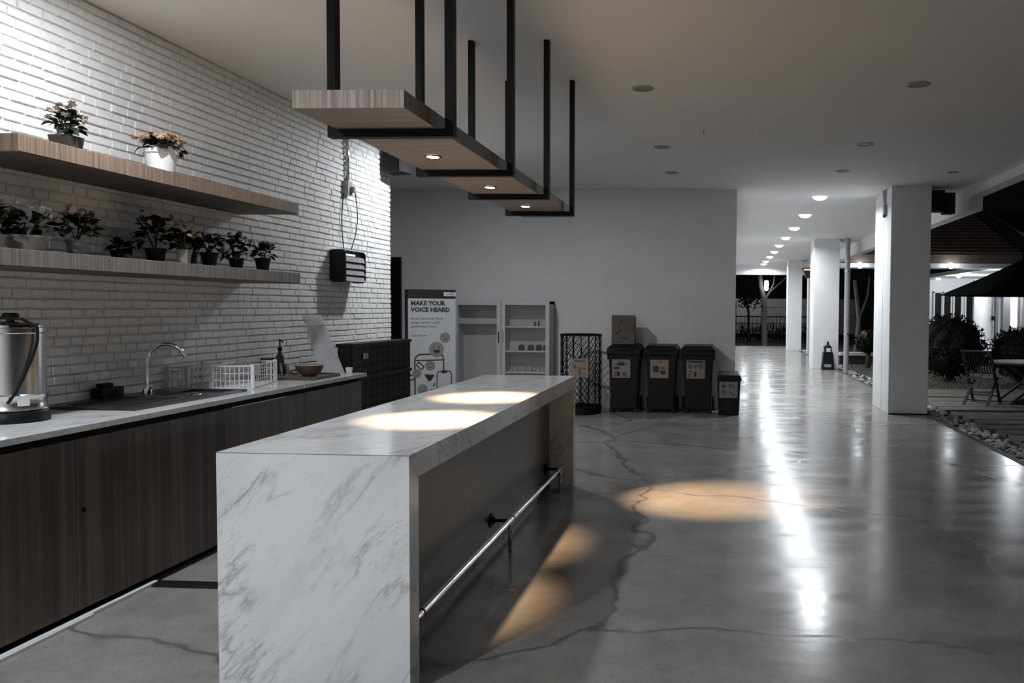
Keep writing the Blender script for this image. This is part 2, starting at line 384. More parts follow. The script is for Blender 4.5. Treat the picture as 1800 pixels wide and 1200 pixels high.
# pebble strip: nearest 300 singly, the rest together
peb = thing('gravel_bed', 'strip of pale pebbles along the edge of the polished floor', 'pebbles', (3.3, 9, -.16))
obj('bed', MB().box(3.078, 5.5, -.16, 3.56, 33, -.09), M['soil'], peb)
pm = []
for q in range(5):
    bm = bmesh.new(); bmesh.ops.create_icosphere(bm, subdivisions=1, radius=1.0); rq = random.Random(q)
    for v in bm.verts: v.co *= rq.uniform(.8, 1.15)
    me = bpy.data.meshes.new('pebble'); bm.to_mesh(me); bm.free(); me.materials.append(M['pebble']); pm.append(me)
rp = random.Random(21); spots = []
yy = 7.0
while yy < 32:
    for q in range(3 if yy > 14 else 4):
        spots.append((rp.uniform(3.10, 3.53), yy + rp.uniform(-.05, .05), rp.uniform(.022, .045)))
    yy += .075 if yy < 14 else .11
restp = MB()
for k, (x, y, r) in enumerate(spots):
    sc = (r * rp.uniform(.9, 1.5), r * rp.uniform(.9, 1.4), r * rp.uniform(.7, 1.0)); z = -.085 + sc[2] * .6
    if k < 296: inst('pebble', pm[k % 5], (x, y, z), peb, (0, 0, rp.uniform(0, 6)), sc)
    else:
        me = pm[k % 5]
        restp.add([(x + v.co.x * sc[0], y + v.co.y * sc[1], z + v.co.z * sc[2]) for v in me.vertices], [list(p.vertices) for p in me.polygons])
obj('pebbles', restp, M['pebble'], peb, kind='stuff')

# ================================================================== LIGHT FIXTURES
def downlight(x, y, label, lit=False, r=.075, group=None, watts=0, size=150, blend=.8, mat=None, dome=False, spread=180):
    t = thing('ceiling_downlight', label, 'ceiling light', (x, y, CZ), group)
    obj('rim', MB().lathe([(r, 0), (r + .022, 0), (r + .022, -.006), (r, -.010), (r, 0)], (x, y, CZ), 24, cap=False), M['ceil'] if lit else M['gplastic'], t)
    obj('lens', MB().lathe([(0, -.062), (r * .5, -.055), (r * .85, -.034), (r, -.004), (r, -.0015), (0, -.0015)] if dome else [(0, -.004), (r, -.004), (r, -.0015), (0, -.0015)], (x, y, CZ), 24, dome), mat or (M['bulb'] if lit else M['dull']), t)
    if watts: lamp('lamp', 'AREA', (x, y, CZ - .075 if dome else CZ - .014), watts, COOL, t, radius=r * 2, spread=spread)
    return t
wl = ['lit ceiling downlight beside the brick wall, over the urn end', 'lit ceiling downlight beside the brick wall, over the alcove corner', 'lit ceiling downlight beside the brick wall, behind the viewer']
for (x, y, w), l in zip(WASHERS, wl): downlight(x, y, l, True, .075, None, w, 150, .5)
for (x, y, w), l in zip(BEHIND, ['lit ceiling downlight at the near end of the wall row']): downlight(x, y, l, True, .075, None, w, 160, .8)
for k, (x, y) in enumerate(CORRIDOR):
    o = ('first', 'second', 'third', 'fourth', 'fifth', 'sixth', 'seventh', 'eighth', 'ninth')[k]
    downlight(x, y, 'glowing corridor downlight, %s of the lit row from the room' % o, True, .115, 'lit corridor downlights', CORR_W, 165, .6, None, True, 165)
offs = [(-.60, 6.67, 'unlit ceiling downlight nearest the hanging shelf'), (1.56, 6.61, 'unlit ceiling downlight nearest the camera on the garden side'),
        (-.60, 9.07, 'unlit ceiling downlight over the bins, second from the hanging shelf'), (-.58, 10.77, 'unlit ceiling downlight closest to the back wall'),
        (1.57, 8.96, 'unlit ceiling downlight midway along the garden side row'), (1.60, 10.66, 'unlit ceiling downlight just before the corridor'),
        (3.0, 10.77, 'unlit small ceiling downlight above the canopy edge')]
for x, y, l in offs: downlight(x, y, l, False, .07 if x < 2.5 else .045, 'unlit ceiling downlights')
hp = thing('access_panel', 'square ceiling access panel with one raised edge', 'panel', (.14, 8.3, CZ))
obj('panel', MB().box(-.14, 8.06, CZ - .003, .40, 8.50, CZ), M['ceil'], hp)
obj('latch', MB().box(.385, 8.10, CZ - .014, .402, 8.46, CZ - .003), M['wplastic'], hp)
obj('catch', MB().box(-.14, 8.2, CZ - .012, -.128, 8.34, CZ - .003), M['gplastic'], hp)

# ================================================================== KITCHEN RUN
# floating shelves
def shelf(y0, y1, z0, z1, label, mat):
    t = obj('floating_shelf', MB().box(WX + .002, y0, z0 + .004, -3.2, y1, z1), mat, None, .002)
    obj('underside_shade', MB().box(WX + .003, y0 + .004, z0, -3.203, y1 - .004, z0 + .0035), M['under'], t)  # thin dark sheet: shade under the shelf put into its colour
    tag(t, label, 'shelf'); return t
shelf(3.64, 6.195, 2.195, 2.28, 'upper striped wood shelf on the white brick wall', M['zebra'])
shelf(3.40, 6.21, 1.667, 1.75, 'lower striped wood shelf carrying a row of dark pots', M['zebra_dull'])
# cabinets: three units plus recessed kick
DX = -3.0
def cabinet(y0, y1, label, pull=None, lock=None):
    t = thing('base_cabinet', label, 'cabinet', (-3.3, (y0 + y1) / 2, 0), 'walnut base cabinets')
    obj('carcass', MB().box(WX + .02, y0, .09, DX - .02, y1, .898), M['gap'], t)
    obj('kick_board', MB().box(WX + .02, y0, 0, DX - .06, y1, .09), M['gap'], t)
    d = obj('door', MB().box(DX - .02, y0 + .002, .046, DX, y1 - .002, .861), M['walnut'], t, .001)
    if pull: obj('edge_pull', MB().box(DX - .012, pull[0], .859, DX + .004, pull[1], .865), M['steel'], d)
    if lock: obj('lock', MB().tube([(DX - .002, lock, .52), (DX + .006, lock, .52)], .011, 12), M['gap'], d)
    return t
cabinet(1.9, 3.69, 'walnut cabinet under the urn, nearest the camera')
cabinet(3.69, 4.92, 'walnut cabinet with small round lock under the sink', None, 3.735)
cabinet(4.92, 5.86, 'walnut cabinet with silver edge pull under the white basket', (4.95, 5.60))
cabinet(5.86, 6.84, 'walnut cabinet at the far end beside the black crates')
# worktop with hole region left solid; sink set on it
wt = obj('worktop', MB().box(WX + .004, 1.9, .90, -2.965, 6.87, CH), M['marble'], None, .002)
tag(wt, 'long white marble worktop on the walnut cabinets', 'worktop')
obj('seam', MB().box(-2.972, 5.80, .8995, -2.9635, 5.806, CH + .0008), M['wplastic'], wt)
# cable duct on floor
cdct = obj('cable_duct', MB().box(-3.002, 1.9, 0, -2.978, 4.22, .018).box(-2.978, 2.7, 0, -2.966, 3.75, .015), M['wplastic'], None, .002)
tag(cdct, 'white cable duct on the floor along the cabinets', 'cable duct')
fc = obj('cable_cover', MB().prism([(-.05, 0), (-.03, .012), (.03, .012), (.05, 0)], (-3.0, 4.21, 0), (0, 1, 0), (0, 0, 1), 1.07), M['bplastic'], None)
tag(fc, 'black rubber cable cover crossing the floor to the bar', 'cable cover')
# sink
sk = thing('sink', 'black granite sink with ribbed drainboard set in the worktop', 'sink', (-3.33, 4.75, CH))
x0, x1, y0, y1 = -3.61, -3.09, 4.22, 5.28
def rrect(x0, y0, x1, y1, r, n=5):
    p = []
    for cx, cy, a0 in ((x1 - r, y0 + r, -90), (x1 - r, y1 - r, 0), (x0 + r, y1 - r, 90), (x0 + r, y0 + r, 180)):
        for k in range(n + 1):
            a = math.radians(a0 + 90 * k / n); p.append((cx + r * math.cos(a), cy + r * math.sin(a)))
    return p
rm = MB(); bx = (-3.43, 4.80, -3.13, 5.22)
rm.box(x0, y0, CH, x1, bx[1], CH + .016).box(x0, bx[3], CH, x1, y1, CH + .016).box(x0, bx[1], CH, bx[0], bx[3], CH + .016).box(bx[2], bx[1], CH, x1, bx[3], CH + .016)
obj('rim', rm, M['granite'], sk, .004)
obj('bowl', MB().box(bx[0], bx[1], CH + .001, bx[2], bx[3], CH + .003), M['granite'], sk)
db = obj('drainboard', MB().prism(rrect(x0 + .03, y0 + .03, x1 - .03, 4.76, .04), (0, 0, CH + .016), (1, 0, 0), (0, 1, 0), .003), M['granite'], sk)
rib = MB()
for k in range(9): rib.box(x0 + .08, y0 + .07 + k * .05, CH + .019, x1 - .07, y0 + .085 + k * .05, CH + .024)
obj('ribs', rib, M['granite'], sk)
obj('strainer', MB().lathe([(.0, .012), (.02, .014), (.045, .008), (.05, .002)], (-3.28, 5.0, CH + .003), 20), M['chrome'], sk)
fa = thing('faucet', 'chrome gooseneck faucet standing behind the sink', 'faucet', (-3.48, 4.86, CH + .016))
obj('base', MB().lathe([(.028, 0), (.028, .02), (.02, .05), (.014, .06)], (-3.48, 4.86, CH + .016), 16), M['chrome'], fa)
pts = [(-3.48, 4.86, CH + .06), (-3.48, 4.86, 1.145)]
for k in range(1, 14):
    a = PI - k * PI * .86 / 13; pts.append((-3.372 + .108 * math.cos(a), 4.86 + .05 * k / 13, 1.145 + .112 * math.sin(a)))
obj('spout', MB().tube(pts, .011, 10), M['chrome'], fa)
obj('lever', MB().tube([(-3.465, 4.86, CH + .045), (-3.41, 4.80, CH + .075)], .006, 6), M['chrome'], fa)
obj('aerator', MB().tube([pts[-1], Vector(pts[-1]) + (Vector(pts[-1]) - Vector(pts[-2])).normalized() * .02], .014, 10), M['chrome'], fa)
sp = thing('cleaning_caddy', 'small black caddy tucked behind the sink against the brick', 'caddy', (-3.62, 4.72, CH + .016))
obj('tray', MB().box(-3.655, 4.62, CH + .017, -3.58, 4.80, CH + .075), M['bplastic'], sp, .006)
obj('sponge', MB().box(-3.645, 4.65, CH + .076, -3.60, 4.74, CH + .10), M['bplastic2'], sp, .006)
st = thing('utensils', 'shiny spoons lying beside the sink bowl', 'cutlery', (-3.40, 5.02, CH + .016), )
for q, (dx, dy, a) in enumerate(((-.16, -.06, .7), (-.17, .03, .3), (-.12, .05, 1.0))):
    mb = MB(); mb.lathe([(0, .004), (.018, .007), (.02, .012)], (0, 0, 0), 12, True, 1.4, 1); mb.bar((.02, 0, .010), (.13, 0, .014), .008, .003)
    mb.xf(Matrix.Translation((-3.36 + dx, 5.0 + dy, CH + .0165)) @ Matrix.Rotation(a, 4, 'Z')); obj('spoon', mb, M['chrome'], st)
# urn
ux, uy = -3.40, 3.80
ur = thing('water_urn', 'large stainless steel water urn with black base on the worktop', 'urn', (ux, uy, CH))
obj('base', MB().lathe([(.150, 0), (.151, .012), (.146, .048), (.140, .055)], (ux, uy, CH), 40), M['bplastic'], ur)
obj('body', MB().lathe([(.137, .055), (.143, .060), (.137, .070), (.137, .125), (.139, .128), (.139, .132), (.135, .136), (.135, .425), (.140, .430), (.140, .452), (.135, .456)], (ux, uy, CH), 56), M['steel'], ur)
obj('lid', MB().lathe([(.137, .456), (.137, .466), (.11, .477), (.05, .484), (0, .485)], (ux, uy, CH), 40), M['chrome'], ur)
obj('knob', MB().lathe([(.016, .483), (.016, .494), (.034, .500), (.034, .518), (.024, .524), (0, .524)], (ux, uy, CH), 20), M['bplastic'], ur)
for s_ in (-1, 1):
    obj('handle', MB().tube([(ux, uy + s_ * .136, CH + .39), (ux, uy + s_ * .162, CH + .38), (ux, uy + s_ * .162, CH + .32), (ux, uy + s_ * .136, CH + .31)], .008, 8), M['bplastic'], ur)
def on_urn(ang, z, r): return (ux + r * math.sin(ang), uy - r * math.cos(ang), CH + z)
cpts = [on_urn(-1.2, .495, .08), on_urn(.4, .502, .08), on_urn(1.1, .495, .12), on_urn(1.45, .455, .152), on_urn(1.45, .39, .152), on_urn(1.25, .30, .148), on_urn(1.0, .21, .146), on_urn(.82, .15, .148), on_urn(.66, .11, .151), on_urn(.60, .10, .138)]
cs = []
for a, b in zip(cpts, cpts[1:]): cs += [Vector(a).lerp(Vector(b), q / 3) for q in range(3)]
obj('cord', MB().tube(cs + [cpts[-1]], .0068, 8), M['bplastic'], ur)
lp = MB()
for a0, a1 in ((.86, .98), (.98, 1.10), (1.10, 1.22)):
    lp.hexa([on_urn(a0, .082, .1385), on_urn(a1, .082, .1385), on_urn(a1, .082, .1372), on_urn(a0, .082, .1372), on_urn(a0, .118, .1385), on_urn(a1, .118, .1385), on_urn(a1, .118, .1372), on_urn(a0, .118, .1372)])
obj('label_plate', lp, M['wplastic'], ur)
obj('tap', MB().tube([on_urn(-.3, .09, .13), on_urn(-.3, .09, .19), on_urn(-.3, .065, .20)], .010, 8), M['chrome'], ur)
# dish basket (white) and clear box behind it
def basket(name, label, cx, cy, w_, l_, h, mat, cols, rows, cat, rz, thick=.004):
    t = thing(name, label, cat, (cx, cy, CH), None, rz)
    x0, x1, y0, y1 = -w_ / 2, w_ / 2, -l_ / 2, l_ / 2; zb = .001; CH_ = 0.0
    obj('tray_floor', MB().box(x0, y0, zb, x1, y1, zb + .006), mat, t, local=True)
    rim = MB()
    for a, b in (((x0, y0), (x1, y0)), ((x1, y0), (x1, y1)), ((x1, y1), (x0, y1)), ((x0, y1), (x0, y0))):
        rim.bar((*a, CH_ + h), (*b, CH_ + h), .010, .008)
    obj('rim', rim, mat, t, local=True)
    for px, py in ((x0, y0), (x1, y0), (x1, y1), (x0, y1)):
        obj('corner_post', MB().box(px - .012, py - .012, zb, px + .012, py + .012, CH_ + h + .012), mat, t, .003, local=True)
    w = MB()
    for (a, b, n) in (((x0, y0), (x1, y0), cols), ((x0, y1), (x1, y1), cols), ((x0, y0), (x0, y1), rows), ((x1, y0), (x1, y1), rows)):
        for k in range(1, n):
            px = a[0] + (b[0] - a[0]) * k / n; py = a[1] + (b[1] - a[1]) * k / n; w.bar((px, py, zb), (px, py, CH_ + h), thick, thick)
        for q in (.36, .68): w.bar((*a, CH_ + h * q), (*b, CH_ + h * q), thick, thick)
    obj('lattice', w, mat, t, kind='stuff', local=True); return t
basket('dish_basket', 'white plastic lattice dish basket on the worktop', -3.335, 5.67, .26, .54, .155, M['wplastic'], 9, 12, 'basket', math.radians(14))
basket('clear_basket', 'translucent plastic basket behind the white dish basket', -3.593, 5.50, .13, .40, .15, M['clearp'], 4, 7, 'basket', math.radians(3))
# tray with things
tr = obj('serving_tray', MB().prism(rrect(-3.54, 6.10, -3.04, 6.56, .03), (0, 0, CH), (1, 0, 0), (0, 1, 0), .012), M['woodb'], None, .003)
tag(tr, 'dark wooden tray near the far end of the worktop', 'tray')
TZ = CH + .0125
obj('lip', MB().box(-3.51, 6.10, TZ - .001, -3.07, 6.112, TZ + .010).box(-3.51, 6.548, TZ - .001, -3.07, 6.56, TZ + .010).box(-3.052, 6.13, TZ - .001, -3.04, 6.53, TZ + .01), M['woodb'], tr)
glb = {}
for q, (x, y, l) in enumerate(((-3.42, 6.36, 'drinking glass on the dark tray beside the wooden canister'), (-3.37, 6.45, 'drinking glass on the dark tray beside the bowl'), (-3.36, 6.27, 'drinking glass at the front of the dark tray'))):
    g = obj('drinking_glass', MB().lathe([(.022, 0), (.030, .10), (.028, .10), (.020, .008), (0, .008)], (0, 0, 0), 16), M['glass'])
    g.location = (x, y, TZ); tag(g, l, 'glass', 'glasses on the tray')
bw = thing('bowl', 'brown wooden bowl with orange lining on the tray', 'bowl', (-3.21, 6.36, TZ))
obj('shell', MB().lathe([(.045, 0), (.055, .006), (.085, .03), (.108, .085), (.103, .085), (.080, .034), (0, .014)], (-3.21, 6.36, TZ), 28), M['bowlw'], bw)
obj('lining', MB().lathe([(.1015, .083), (.079, .036), (.0, .0165)], (-3.21, 6.36, TZ), 28, cap=False), M['bowlin'], bw)
cn = thing('wooden_canister', 'dark round wooden canister on the tray beside the basket', 'canister', (-3.46, 6.20, TZ))
obj('body', MB().lathe([(.055, 0), (.058, .01), (.058, .12), (.05, .13)], (-3.46, 6.20, TZ), 20), M['woodb'], cn)
obj('lid', MB().lathe([(.052, .13), (.055, .136), (.055, .15), (0, .155)], (-3.46, 6.20, TZ), 20), M['woodb'], cn)
sb = thing('syrup_bottle', 'brown bottle with black pump top against the brick', 'bottle', (-3.56, 6.56, CH))
obj('bottle', MB().lathe([(.033, 0), (.035, .01), (.035, .14), (.015, .18), (.014, .20)], (-3.56, 6.56, CH), 16), M['bowlw'], sb)
obj('pump', MB().lathe([(.018, .20), (.018, .225), (.006, .23), (.006, .285), (.010, .29), (0, .295)], (-3.56, 6.56, CH), 12).tube([(-3.56, 6.56, CH + .285), (-3.52, 6.52, CH + .28), (-3.51, 6.51, CH + .268)], .006, 6), M['bplastic'], sb)
# acrylic sign holder leaning back
ac = thing('menu_holder', 'clear acrylic sign holder leaning towards the brick wall', 'sign holder', (-3.2, 6.72, CH))
def lean(a, b, z0, z1, da, db, th):
    a = Vector((*a, z0)); b = Vector((*b, z0)); a2 = a + Vector((da, 0, z1 - z0)); b2 = b + Vector((db, 0, z1 - z0)); n_ = (b - a).cross(a2 - a).normalized() * th
    return MB().hexa([a, b, b + n_, a + n_, a2, b2, b2 + n_, a2 + n_])
obj('panel', lean((-3.27, 6.66), (-3.14, 6.82), CH + .006, 1.42, -.15, -.20, .005), M['acrylic'], ac)
obj('insert', lean((-3.266, 6.68), (-3.15, 6.81), CH + .03, 1.33, -.13, -.165, .002), M['acrylic'], ac)
obj('foot', MB().prism([(-3.27, 6.66), (-3.14, 6.82), (-3.07, 6.76), (-3.20, 6.60)][::-1], (0, 0, CH + .006), (1, 0, 0), (0, 1, 0), -.005), M['acrylic'], ac)
cu = thing('paper_cup', 'small white cup at the far corner of the worktop', 'cup', (-3.08, 6.78, CH))
obj('cup', MB().lathe([(.022, 0), (.030, .05), (.028, .05), (.02, .004), (0, .004)], (-3.08, 6.78, CH), 16), M['wplastic'], cu)
# ---------------------------------------------------------------- plants
def leaf_mesh(w, l, bend):
    mb = MB(); n = 5; vs = []
    for k in range(n + 1):
        tt = k / n; ww = w * math.sin(PI * min(.98, tt * .9 + .08)) ** .8; z = -bend * tt * tt * l
        vs += [(l * tt, -ww, z + .15 * ww), (l * tt, 0, z - .001), (l * tt, ww, z + .15 * ww)]
    fs = []
    for k in range(n):
        a = 3 * k; fs += [(a, a + 1, a + 4, a + 3), (a + 1, a + 2, a + 5, a + 4)]
    mb.add(vs, fs, True); return mesh('leaf', mb, M['leaf'])
LEAVES = [leaf_mesh(.024, .055, .5), leaf_mesh(.030, .060, .3), leaf_mesh(.020, .07, .6)]
def flower_mesh(mat):
    mb = MB(); 
    for k in range(6):
        a = k * PI / 3
        for s in (0,):
            p = [(0, 0, 0), (.012 * math.cos(a - .5), .012 * math.sin(a - .5), .008), (.022 * math.cos(a), .022 * math.sin(a), .006), (.012 * math.cos(a + .5), .012 * math.sin(a + .5), .008)]
            mb.add(p, [(0, 1, 2, 3)], True)
    for k in range(5):
        a = k * 2 * PI / 5 + .3
        mb.add([(0, 0, .003), (.009 * math.cos(a - .5), .009 * math.sin(a - .5), .013), (.014 * math.cos(a), .014 * math.sin(a), .016), (.009 * math.cos(a + .5), .009 * math.sin(a + .5), .013)], [(0, 1, 2, 3)], True)
    return mesh('flower', mb, mat)
FLOW = {k: flower_mesh(M[k]) for k in ('petal_pale', 'petal_peach', 'petal_dusk')}
def plant(x, y, z, label, potr, poth, potmat, spread, height, nleaf, petal, nflow, square=False, seed=0, hang=.0, cat='potted plant'):
    r = random.Random(seed); t = thing('potted_plant', label, cat, (x, y, z), 'potted plants on the wall shelves')
    if square:
        a = potr * .78; b = potr
        pt = MB().hexa([(x - a, y - a, z), (x + a, y - a, z), (x + a, y + a, z), (x - a, y + a, z), (x - b, y - b, z + poth), (x + b, y - b, z + poth), (x + b, y + b, z + poth), (x - b, y + b, z + poth)])
        obj('pot', pt, potmat, t, .004)
    else:
        obj('pot', MB().lathe([(potr * .72, 0), (potr * .95, poth * .86), (potr * 1.04, poth * .86), (potr * 1.06, poth), (potr * .94, poth), (potr * .9, poth * .9), (0, poth * .88)], (x, y, z), 20), potmat, t)
    stm = MB(); top = z + poth
    for k in range(5):
        a = r.uniform(0, 6.28); stm.tube([(x, y, top - .02), (x + .3 * spread * math.cos(a), y + .3 * spread * math.sin(a), top + height * .45), (x + .6 * spread * math.cos(a), y + .6 * spread * math.sin(a), top + height * .8)], .0035, 5)
    obj('stem', stm, M['stem'], t)
    for k in range(int(nleaf * 2.3)):
        a = r.uniform(0, 6.28); el = r.uniform(-.25, 1.45); q = r.uniform(.35, .95)
        px = x + spread * q * math.cos(el) * math.cos(a) * .8; py = y + spread * q * math.cos(el) * math.sin(a) * .8; pz = top + height * (.30 + .62 * q * math.sin(el)) - hang * q * .4
        px = max(px, WX + .06)
        inst('leaf', LEAVES[k % 3], (px, py, pz), t, (r.uniform(-.6, .6), -el * .8 + r.uniform(-.5, .5), a + r.uniform(-.6, .6)), (r.uniform(.6, 1.0),) * 3)
    for k in range(int(nflow * 1.8)):
        a = 2 * PI * k / max(1, nflow) + r.uniform(-.3, .3); q = r.uniform(.25, 1.0)
        px = max(x + spread * q * math.cos(a), WX + .04); py = y + spread * q * math.sin(a); pz = top + height * (1.08 - .55 * q * q + r.uniform(-.12, .06))
        inst('flower', FLOW[petal], (px, py, pz), t, (r.uniform(-.9, .9), r.uniform(-.2, 1.0), r.uniform(0, 6)), (r.uniform(.75, 1.15),) * 3)
    return t
U = 2.2805; Lz = 1.7505
plant(-3.40, 4.17, U, 'white flowers in a square dark pot on the upper shelf', .058, .095, M['potdark'], .095, .155, 22, 'petal_pale', 12, True, 1)
plant(-3.38, 4.88, U, 'peach flowers in a white wrapped pot on the upper shelf', .092, .155, M['potwhite'], .15, .085, 20, 'petal_peach', 34, False, 2, .05)
LW = [(-3.42, 3.74, .05, .075, 'potcream', .10, .12, 16, 'petal_dusk', 8, 'pale pot with drooping leaves at the near end of the lower shelf'),
      (-3.42, 3.93, .095, .085, 'potcream', .15, .12, 22, 'petal_pale', 6, 'wide cream pot with arching dark leaves on the lower shelf'),
      (-3.42, 4.25, .052, .09, 'potcream', .11, .13, 20, 'petal_dusk', 9, 'cream pot with bushy dark foliage and faint flowers on the lower shelf'),
      (-3.45, 4.60, .045, .06, 'potblack', .05, .05, 12, 'petal_dusk', 0, 'smallest black pot, low clipped plant, middle of the lower shelf'),
      (-3.46, 4.93, .06, .095, 'potblack', .15, .18, 34, 'petal_dusk', 3, 'large dark bushy plant behind the peach blooms on the lower shelf'),
      (-3.35, 5.04, .045, .095, 'potcream', .09, .13, 14, 'petal_peach', 13, 'peach blooms in a pale pot on the lower shelf'),
      (-3.40, 5.17, .052, .095, 'potblack', .07, .09, 16, 'petal_dusk', 0, 'black pot with low leaves beside the peach blooms'),
      (-3.40, 5.38, .055, .10, 'potblack', .10, .10, 20, 'petal_dusk', 6, 'black pot third from the far end of the lower shelf'),
      (-3.38, 5.66, .052, .08, 'potblack', .10, .13, 18, 'petal_dusk', 8, 'black pot with upright sprigs, second from the far end of the lower shelf'),
      (-3.38, 6.00, .055, .10, 'potblack', .09, .09, 18, 'petal_dusk', 5, 'black pot with spreading leaves at the far end of the lower shelf')]
for k, (x, y, pr, ph, pm_, spd, hh, nl, pe, nf, lb) in enumerate(LW):
    plant(x, y, Lz, lb, pr, ph, M[pm_], spd * 1.1, hh * 1.25, nl, pe, nf, False, 30 + k, .03)

# ---------------------------------------------------------------- wall devices
dv = thing('insect_trap', 'black louvred electric insect trap hung on the brick wall', 'insect trap', (WX, 7.88, 1.72))
X0, X1, Y0, Y1, Z0, Z1 = WX + .004, WX + .157, 7.66, 8.12, 1.725, 2.035
obj('end_cap', MB().prism(rrect(X0, Z0, X1, Z1, .035, 4), (0, Y0 + .02, 0), (1, 0, 0), (0, 0, 1), .02), M['bplastic'], dv)
obj('end_cap', MB().prism(rrect(X0, Z0, X1, Z1, .035, 4), (0, Y1, 0), (1, 0, 0), (0, 0, 1), .02), M['bplastic'], dv)
obj('housing', MB().box(X0, Y0 + .02, Z0 + .01, X1 - .03, Y1 - .02, Z1 - .005), M['bplastic2'], dv)
obj('top_cover', MB().box(X0, Y0 + .005, Z1 - .004, X1 - .01, Y1 - .01, Z1 + .006), M['wplastic'], dv)
for k in range(4):
    z = Z0 + .012 + k * .062
    obj('louvre', MB().hexa([(X1 - .05, Y0 + .02, z + .03), (X1 + .002, Y0 + .02, z), (X1 + .002, Y1 - .015, z), (X1 - .05, Y1 - .015, z + .03), (X1 - .05, Y0 + .02, z + .036), (X1 - .012, Y0 + .02, z + .05), (X1 - .012, Y1 - .015, z + .05), (X1 - .05, Y1 - .015, z + .036)]), M['gplastic'], dv)
for k in range(4):
    obj('led', MB().lathe([(0, -.008), (.008, -.005), (.010, 0), (.008, .005), (0, .008)], (X1 - .025, Y0 + .08 + k * .055, Z1 - .045), 10), M['led'], dv)
so = thing('socket_box', 'wall socket box under a steel conduit on the bright brick', 'socket', (WX, 8.02, 2.58))
obj('box', MB().box(WX, 7.97, 2.59, WX + .05, 8.07, 2.73), M['gplastic'], so, .004)
obj('conduit', MB().tube([(WX + .022, 8.02, 2.73), (WX + .022, 8.02, CZ)], .018, 8), M['steel'], so)
obj('plug', MB().box(WX + .05, 8.03, 2.62, WX + .085, 8.07, 2.68), M['gplastic'], so, .003)
def cable(p, sag, r=.005, n=8):
    a, b = Vector(p[0]), Vector(p[1]); return [a.lerp(b, k / n) + Vector((0, sag * math.sin(PI * k / n), 0)) for k in range(n + 1)]
obj('cord', MB().tube(cable(((WX + .01, 7.95, 2.6), (WX + .02, 7.93, 2.042)), -.04), .005, 6), M['bplastic2'], so)
obj('cord', MB().tube(cable(((WX + .07, 8.08, 2.63), (WX + .03, 8.06, 2.042)), .10), .005, 6), M['bplastic2'], so)
s1 = thing('wall_speaker', 'black wall speaker at the end of the brick wall under the ceiling', 'speaker', (-3.52, 9.0, 2.97))
obj('cabinet', MB().hexa([(-3.63, 8.86, 2.96), (-3.44, 8.86, 2.96), (-3.40, 9.08, 2.96), (-3.63, 9.12, 2.96), (-3.63, 8.86, 3.24), (-3.44, 8.86, 3.24), (-3.40, 9.08, 3.24), (-3.63, 9.12, 3.24)]), M['bplastic'], s1, .008)
obj('grille', MB().hexa([(-3.44, 8.87, 2.97), (-3.43, 8.87, 2.97), (-3.392, 9.07, 2.97), (-3.402, 9.07, 2.97), (-3.44, 8.87, 3.23), (-3.43, 8.87, 3.23), (-3.392, 9.07, 3.23), (-3.402, 9.07, 3.23)]), M['bplastic2'], s1)
obj('bracket', MB().bar((WX, 9.0, 3.1), (-3.62, 9.0, 3.1), .05, .05), M['black'], s1)
s2 = thing('wall_speaker', 'black speaker on the garden side of the near column', 'speaker', (3.2, 12.15, 2.92))
obj('cabinet', MB().hexa([(3.06, 12.02, 2.91), (3.25, 12.02, 2.91), (3.25, 12.25, 2.91), (3.06, 12.25, 2.91), (3.06, 12.02, 3.21), (3.25, 12.02, 3.21), (3.25, 12.25, 3.21), (3.06, 12.25, 3.21)]), M['bplastic'], s2, .008)
obj('mount', MB().box(3.25, 12.06, 2.88, 3.41, 12.24, 3.18), M['bplastic2'], s2, .006)
sn = thing('conduit_sensor', 'grey conduits and a sensor on the bright side of the near column', 'sensor', (2.47, 12.35, 3.0))
for k, yy in enumerate((12.30, 12.38, 12.50)):
    obj('conduit', MB().tube([(2.475, yy, CZ), (2.475, yy + (.06 - .06 * k), 3.08), (2.475, 12.34, 3.02)], .010, 6), M['gplastic'], sn)
obj('sensor_body', MB().box(2.44, 12.28, 2.88, 2.488, 12.36, 3.04), M['gplastic'], sn, .008)
obj('lens', MB().tube([(2.462, 12.32, 2.885), (2.455, 12.29, 2.862)], .022, 10), M['bplastic2'], sn)

# ================================================================== ISLAND BAR
IX0, IX1, IY0, IY1, IH, TH = -1.925, -1.163, 3.07, 6.82, .93, .10
isl = thing('island_bar', 'long white marble waterfall bar with dark recessed panel', 'bar', ((IX0 + IX1) / 2, (IY0 + IY1) / 2, 0))
g = .0015
obj('top_slab', MB().hexa([(IX0, IY0 + TH, IH - TH), (IX1, IY0 + TH, IH - TH), (IX1, IY1 - TH, IH - TH), (IX0, IY1 - TH, IH - TH), (IX0, IY0 + g, IH), (IX1, IY0 + g, IH), (IX1, IY1 - g, IH), (IX0, IY1 - g, IH)]), M['marble'], isl)
obj('end_slab', MB().hexa([(IX0, IY0, 0), (IX1, IY0, 0), (IX1, IY0 + TH, 0), (IX0, IY0 + TH, 0), (IX0, IY0, IH - 2 * g), (IX1, IY0, IH - 2 * g), (IX1, IY0 + TH, IH - TH - 2 * g), (IX0, IY0 + TH, IH - TH - 2 * g)]), M['marble'], isl)
obj('end_slab', MB().hexa([(IX0, IY1 - TH, 0), (IX1, IY1 - TH, 0), (IX1, IY1, 0), (IX0, IY1, 0), (IX0, IY1 - TH, IH - TH - 2 * g), (IX1, IY1 - TH, IH - TH - 2 * g), (IX1, IY1, IH - 2 * g), (IX0, IY1, IH - 2 * g)]), M['marble'], isl)
